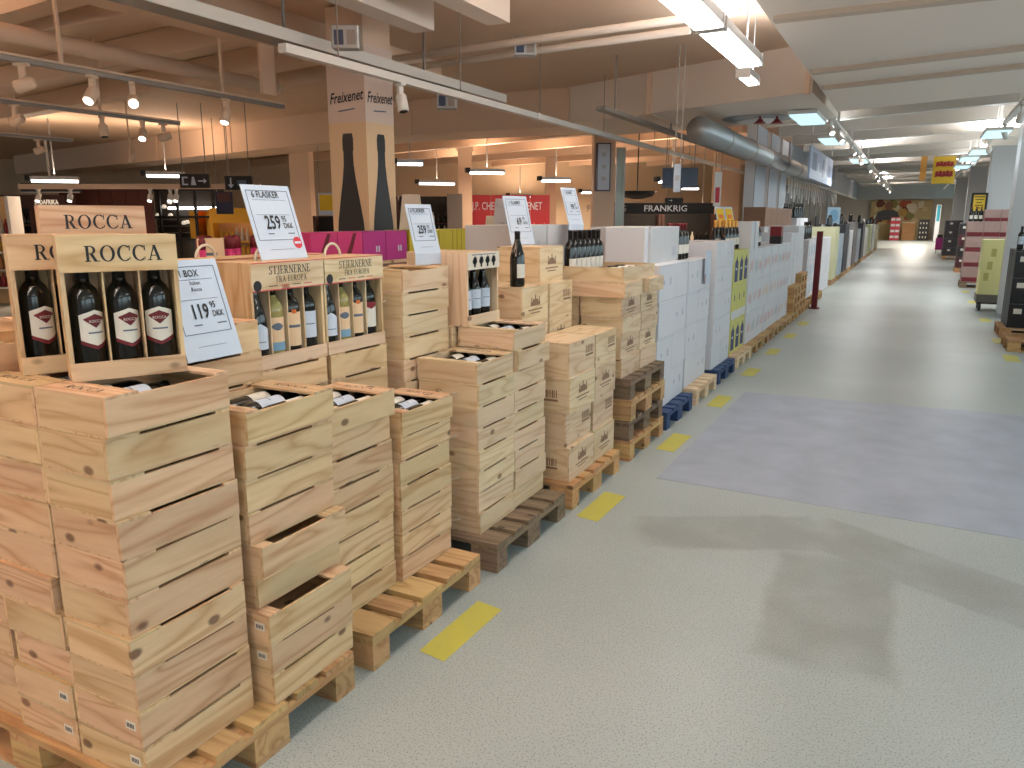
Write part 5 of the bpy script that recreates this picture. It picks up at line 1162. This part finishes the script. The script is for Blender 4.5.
# ================================================================== right row
def rpallet(x0, y0, z, label, kind='orange'):
    p = pallet(x0+1.2, y0, z, label, kind); p['group'] = 'pallets on the right'; return p
rpallet(1.18,11.4,0,'light wooden pallet at the right picture edge, nearest'); rpallet(1.20,12.75,0,'wooden pallet under the black cartons on the right')
M_bk = mat('black_carton',(34,33,36),.5)
def bprint(r, w, d, h):
    for s in (-1,1): bx('printed_label', (s*w*.22-.05,s*w*.22+.05,-d/2-.001,-d/2-.0002,h*.55,h*.75), M_label, r)
for i in range(3):
    for c in range(2): carton((1.27+.2+.4*c,12.95,.1445+i*.36), 0, .39, .40, .36, 'black carton with white labels on the right, %s layer, %s' % (N4[i], ('aisle side','wall side')[c]), 'black cartons on the right', M_bk, bprint)
    for c in range(2): carton((1.27+.2+.4*c,13.37,.1445+i*.36), 0, .39, .40, .36, 'black carton behind the front ones on the right, %s layer, %s' % (N4[i], ('aisle side','wall side')[c]), 'black cartons on the right', M_bk, None)
for i in range(2): carton((1.60,11.8,.1445+i*.34), 0, .36, .5, .34, 'white carton on the nearest right pallet, %s' % ('lower','upper')[i], 'white cartons on the nearest right pallet', M_cw, faint_marks)
for k in range(5): bottle((1.32+.12*k,12.86+.02*(k%2),.1445+3*.36+.0005), (0,0,0), 'dark bottle with pale label on the black cartons, %s of five' % ['first','second','third','fourth','last'][k], 'bottles on the black cartons', 'bord', None, None, 'white', 10, 1.05)
bottle((1.56,12.1,.1445+2*.34+.0005), (0,0,0), 'dark squat bottle with crest on the nearest right cartons', None, 'burg', None, None, 'plain', 14, 1.3)
for i in range(2): carton((1.72,13.45,1.2255+i*.26), 0, .4, .3, .26, 'white carton standing on the black cartons, %s' % ('lower','upper')[i], 'white cartons on the black ones', M_cw, None)
for k in range(3): bottle((1.60+.11*k,13.42,1.2255+.52+.0005), (0,0,0), 'dark bottle highest above the black cartons, %s of three' % ['first','second','last'][k], 'bottles high on the right', 'cham', None, M_gold, 'plain', 10, 1.05)
# pale yellow trolley display
tr = empty('trolley_display', (1.46,16.6,0), 0, 'pale yellow upright display box on a black wheeled base', 'display')
M_py = mat('pale_yellow_card',(230,226,160),.5)
bx('left_panel', (-.34,-.02,-.26,.26,.30,1.28), M_py, tr); bx('right_panel', (-.012,.32,-.26,.26,.30,1.28), mat('pale_yellow_card_b',(222,216,146),.5), tr); bx('band', (-.35,.33,-.27,.27,.16,.30), mat('grey_base',(110,106,96),.6), tr)
bx('handle', (.12,.30,-.275,-.26,.78,.92), M_black, tr)
for (x,y) in ((-.28,-.2),(.26,-.2),(-.28,.2),(.26,.2)): mo('wheel', lathe('wheel', [(.075,-.02),(.075,.02)], 12, M_black), tr, (x,y,.08), (0,R90,0))
bx('base', (-.33,.31,-.25,.25,.13,.16), M_black, tr)
for i, z in enumerate((.55,.75,.98)): bx('printed_mark', (-.28+.04*i,-.20+.04*i,-.262,-.2605,z,z+.14), mat('olive_print',(190,182,110),.5), tr)
bottle((1.60,16.45,1.281), (0,0,0), 'single dark bottle standing on the pale yellow display', None, 'bord', None, None, 'white', 10, 1.25)
# kraft and wine red carton pile
rpallet(1.10,21.75,0,'dark wooden pallet under the kraft and wine red pile','old')
M_kr = noisy('kraft_pink_carton',(168,140,132),(152,124,116),4,.6)
def band(r, w, d, h): bx('red_band', (-w/2+.002,w/2-.002,-d/2-.0015,-d/2-.0002,h*.02,h*.30), M_wine, r)
for i in range(4):
    for c in range(3): carton((1.12+.17+.34*c,22.15,.1445+i*.36), 0, .335, .6, .36, 'kraft carton with wine red band, %s layer, %s from aisle' % (N4[i], ['first','second','third'][c]), 'kraft and wine red cartons', M_kr, band)
for c in range(2): carton((1.62+.34*c,22.15,.1445+4*.36), 0, .335, .6, .28, 'kraft carton on top of the wine red pile, %s' % ('aisle side','wall side')[c], 'kraft and wine red cartons', M_kr, band)
for k in range(3): bottle((1.18+.10*k,22.0,.1445+4*.36+.0005), (0,0,0), 'dark bottle on the kraft and wine red pile, %s of three' % ['first','second','last'][k], 'bottles on the kraft pile', 'burg', None, M_capred, 'plain', 10, 1.15)
# farther right displays
rpallet(1.22,28.0,0,'orange wooden pallet under the dark cartons before the third pillar')
for i in range(4):
    for c in range(2): carton((1.24+.24+.48*c,28.4,.1445+i*.34), 0, .475, .7, .34, 'dark carton before the third pillar, %s layer, %s' % (N4[i], ('aisle side','wall side')[c]), 'dark cartons before the third pillar', M_bk if (i+c) % 2 else mat('plum_carton',(78,28,38),.5), bprint)
rpallet(1.1,37,0,'wooden pallet under the far black cartons')
for i in range(4): carton((1.5,37.4,.1445+i*.36), 0, .8, .7, .36, 'far black carton with white prints, %s layer' % N4[i], 'far black cartons on the right', M_bk, bprint)
mg2 = empty('shopping_trolley', (1.12,43.2,0), 0, 'small magenta trolley bag at the far right of the aisle', 'trolley'); bx('bag', (-.28,.28,-.2,.2,.25,1.05), M_mag, mg2, .03); mg2.scale = (.6,.6,.72); bx('handle', (-.2,.2,.2,.24,1.05,1.25), M_black, mg2)
for s in (-1,1): mo('wheel', lathe('wheel', [(.075,-.02),(.075,.02)], 12, M_black), mg2, (s*.22,0,.08), (0,R90,0)); bx('strut', (s*.22-.015,s*.22+.015,-.02,.02,.08,.26), M_black, mg2)

# ================================================================== far end of the aisle
def farbox(px0,py0,px1,py1,Y): a, b = at(px0,py1,Y=Y), at(px1,py0,Y=Y); return a, b.x-a.x, b.z-a.z
a, w, h = farbox(868,201,933,240,71.5)
mu = empty('photo_mural', (a.x+w/2,71.5,0), 0, 'big faded photo mural of a person and food filling the far end', 'mural')
bx('board', (-w/2,w/2,-.05,.05,.0,h), mat('mural_cream',(206,188,140),.6), mu)
rd = random.Random(4)
for k in range(34):
    x, z, s = rd.uniform(-w/2+.3,w/2-.4), rd.uniform(h*.45,h*.95), rd.uniform(.15,.4); c = [(188,96,70),(214,170,96),(226,210,170),(150,150,90),(120,70,56),(236,226,204)][rd.randrange(6)]
    pyobj('printed_patch', [(x+s*math.cos(t*1.047)*rd.uniform(.7,1.2),0,z+s*math.sin(t*1.047)*rd.uniform(.7,1.2)) for t in range(6)], [tuple(range(6))], mat('mural_%d_%d_%d' % c, c, .6), mu, loc=(0,-.052-.0015*k,0))
x = -w/2+w*.30
pyobj('printed_figure', [(x-1.0,0,h*.50),(x+.9,0,h*.50),(x+.7,0,h*.70),(x+.3,0,h*.76),(x-.4,0,h*.76),(x-.8,0,h*.70)], [tuple(range(6))], mat('mural_slate',(88,92,98),.6), mu, loc=(0,-.12,0))
pyobj('printed_head', [(x+.32*math.cos(t*.5236),0,h*.86+.36*math.sin(t*.5236)) for t in range(12)], [tuple(range(12))], mat('mural_skin',(150,110,92),.6), mu, loc=(0,-.122,0))
a, w, h = farbox(889,217,901,240,69)
for c in range(2):
    for i in range(4):
        carton((a.x+w*(.25+.5*c),69,i*h/4), 0, w/2-.02, .6, h/4, 'red and white carton at the far end, %s layer, %s' % (N4[i], ('left','right')[c]), 'red and white cartons at the far end', mat('far_red_carton',(196,66,84),.6), lambda r,w,d,h: bx('white_band', (-w*.45,w*.45,-d/2-.002,-d/2-.0005,h*.4,h*.8), M_cw, r))
a, w, h = farbox(901,222,916,240,69.5)
ct = empty('wooden_counter', (a.x+w/2,69.5,0), 0, 'warm wooden counter at the far end of the aisle', 'counter'); bx('body', (-w/2,w/2,-.3,.3,0,h-.08), wood('orange','x'), ct); bx('top', (-w/2-.05,w/2+.05,-.35,.35,h-.08,h), wood('pale','x'), ct)
a, w, h = farbox(917,219,930,240,69)
bd = empty('bottle_display', (a.x+w/2,69,0), 0, 'black display dotted with white labels right of the wooden counter', 'display'); bx('body', (-w/2,w/2,-.3,.3,0,h), M_bk, bd)
for i in range(4):
    for c in range(3): bx('white_label', (-w*.36+c*w*.28,-w*.26+c*w*.28,-.305,-.3,h*(.12+.22*i),h*(.20+.22*i)), M_label, bd)
a, w, h = farbox(933,203,942,240,66)
tb = empty('banner_stand', (a.x+w/2,66,0), 0, 'pale roll up banner with a turquoise picture at the far end', 'banner'); bx('sheet', (-w/2,w/2,-.02,.02,.05,h), M_cw, tb); bx('picture', (-w*.3,w*.35,-.025,-.02,h*.55,h*.98), mat('turquoise_print',(44,150,170),.5), tb); bx('foot', (-w/2,w/2,-.15,.15,0,.05), M_steel, tb)
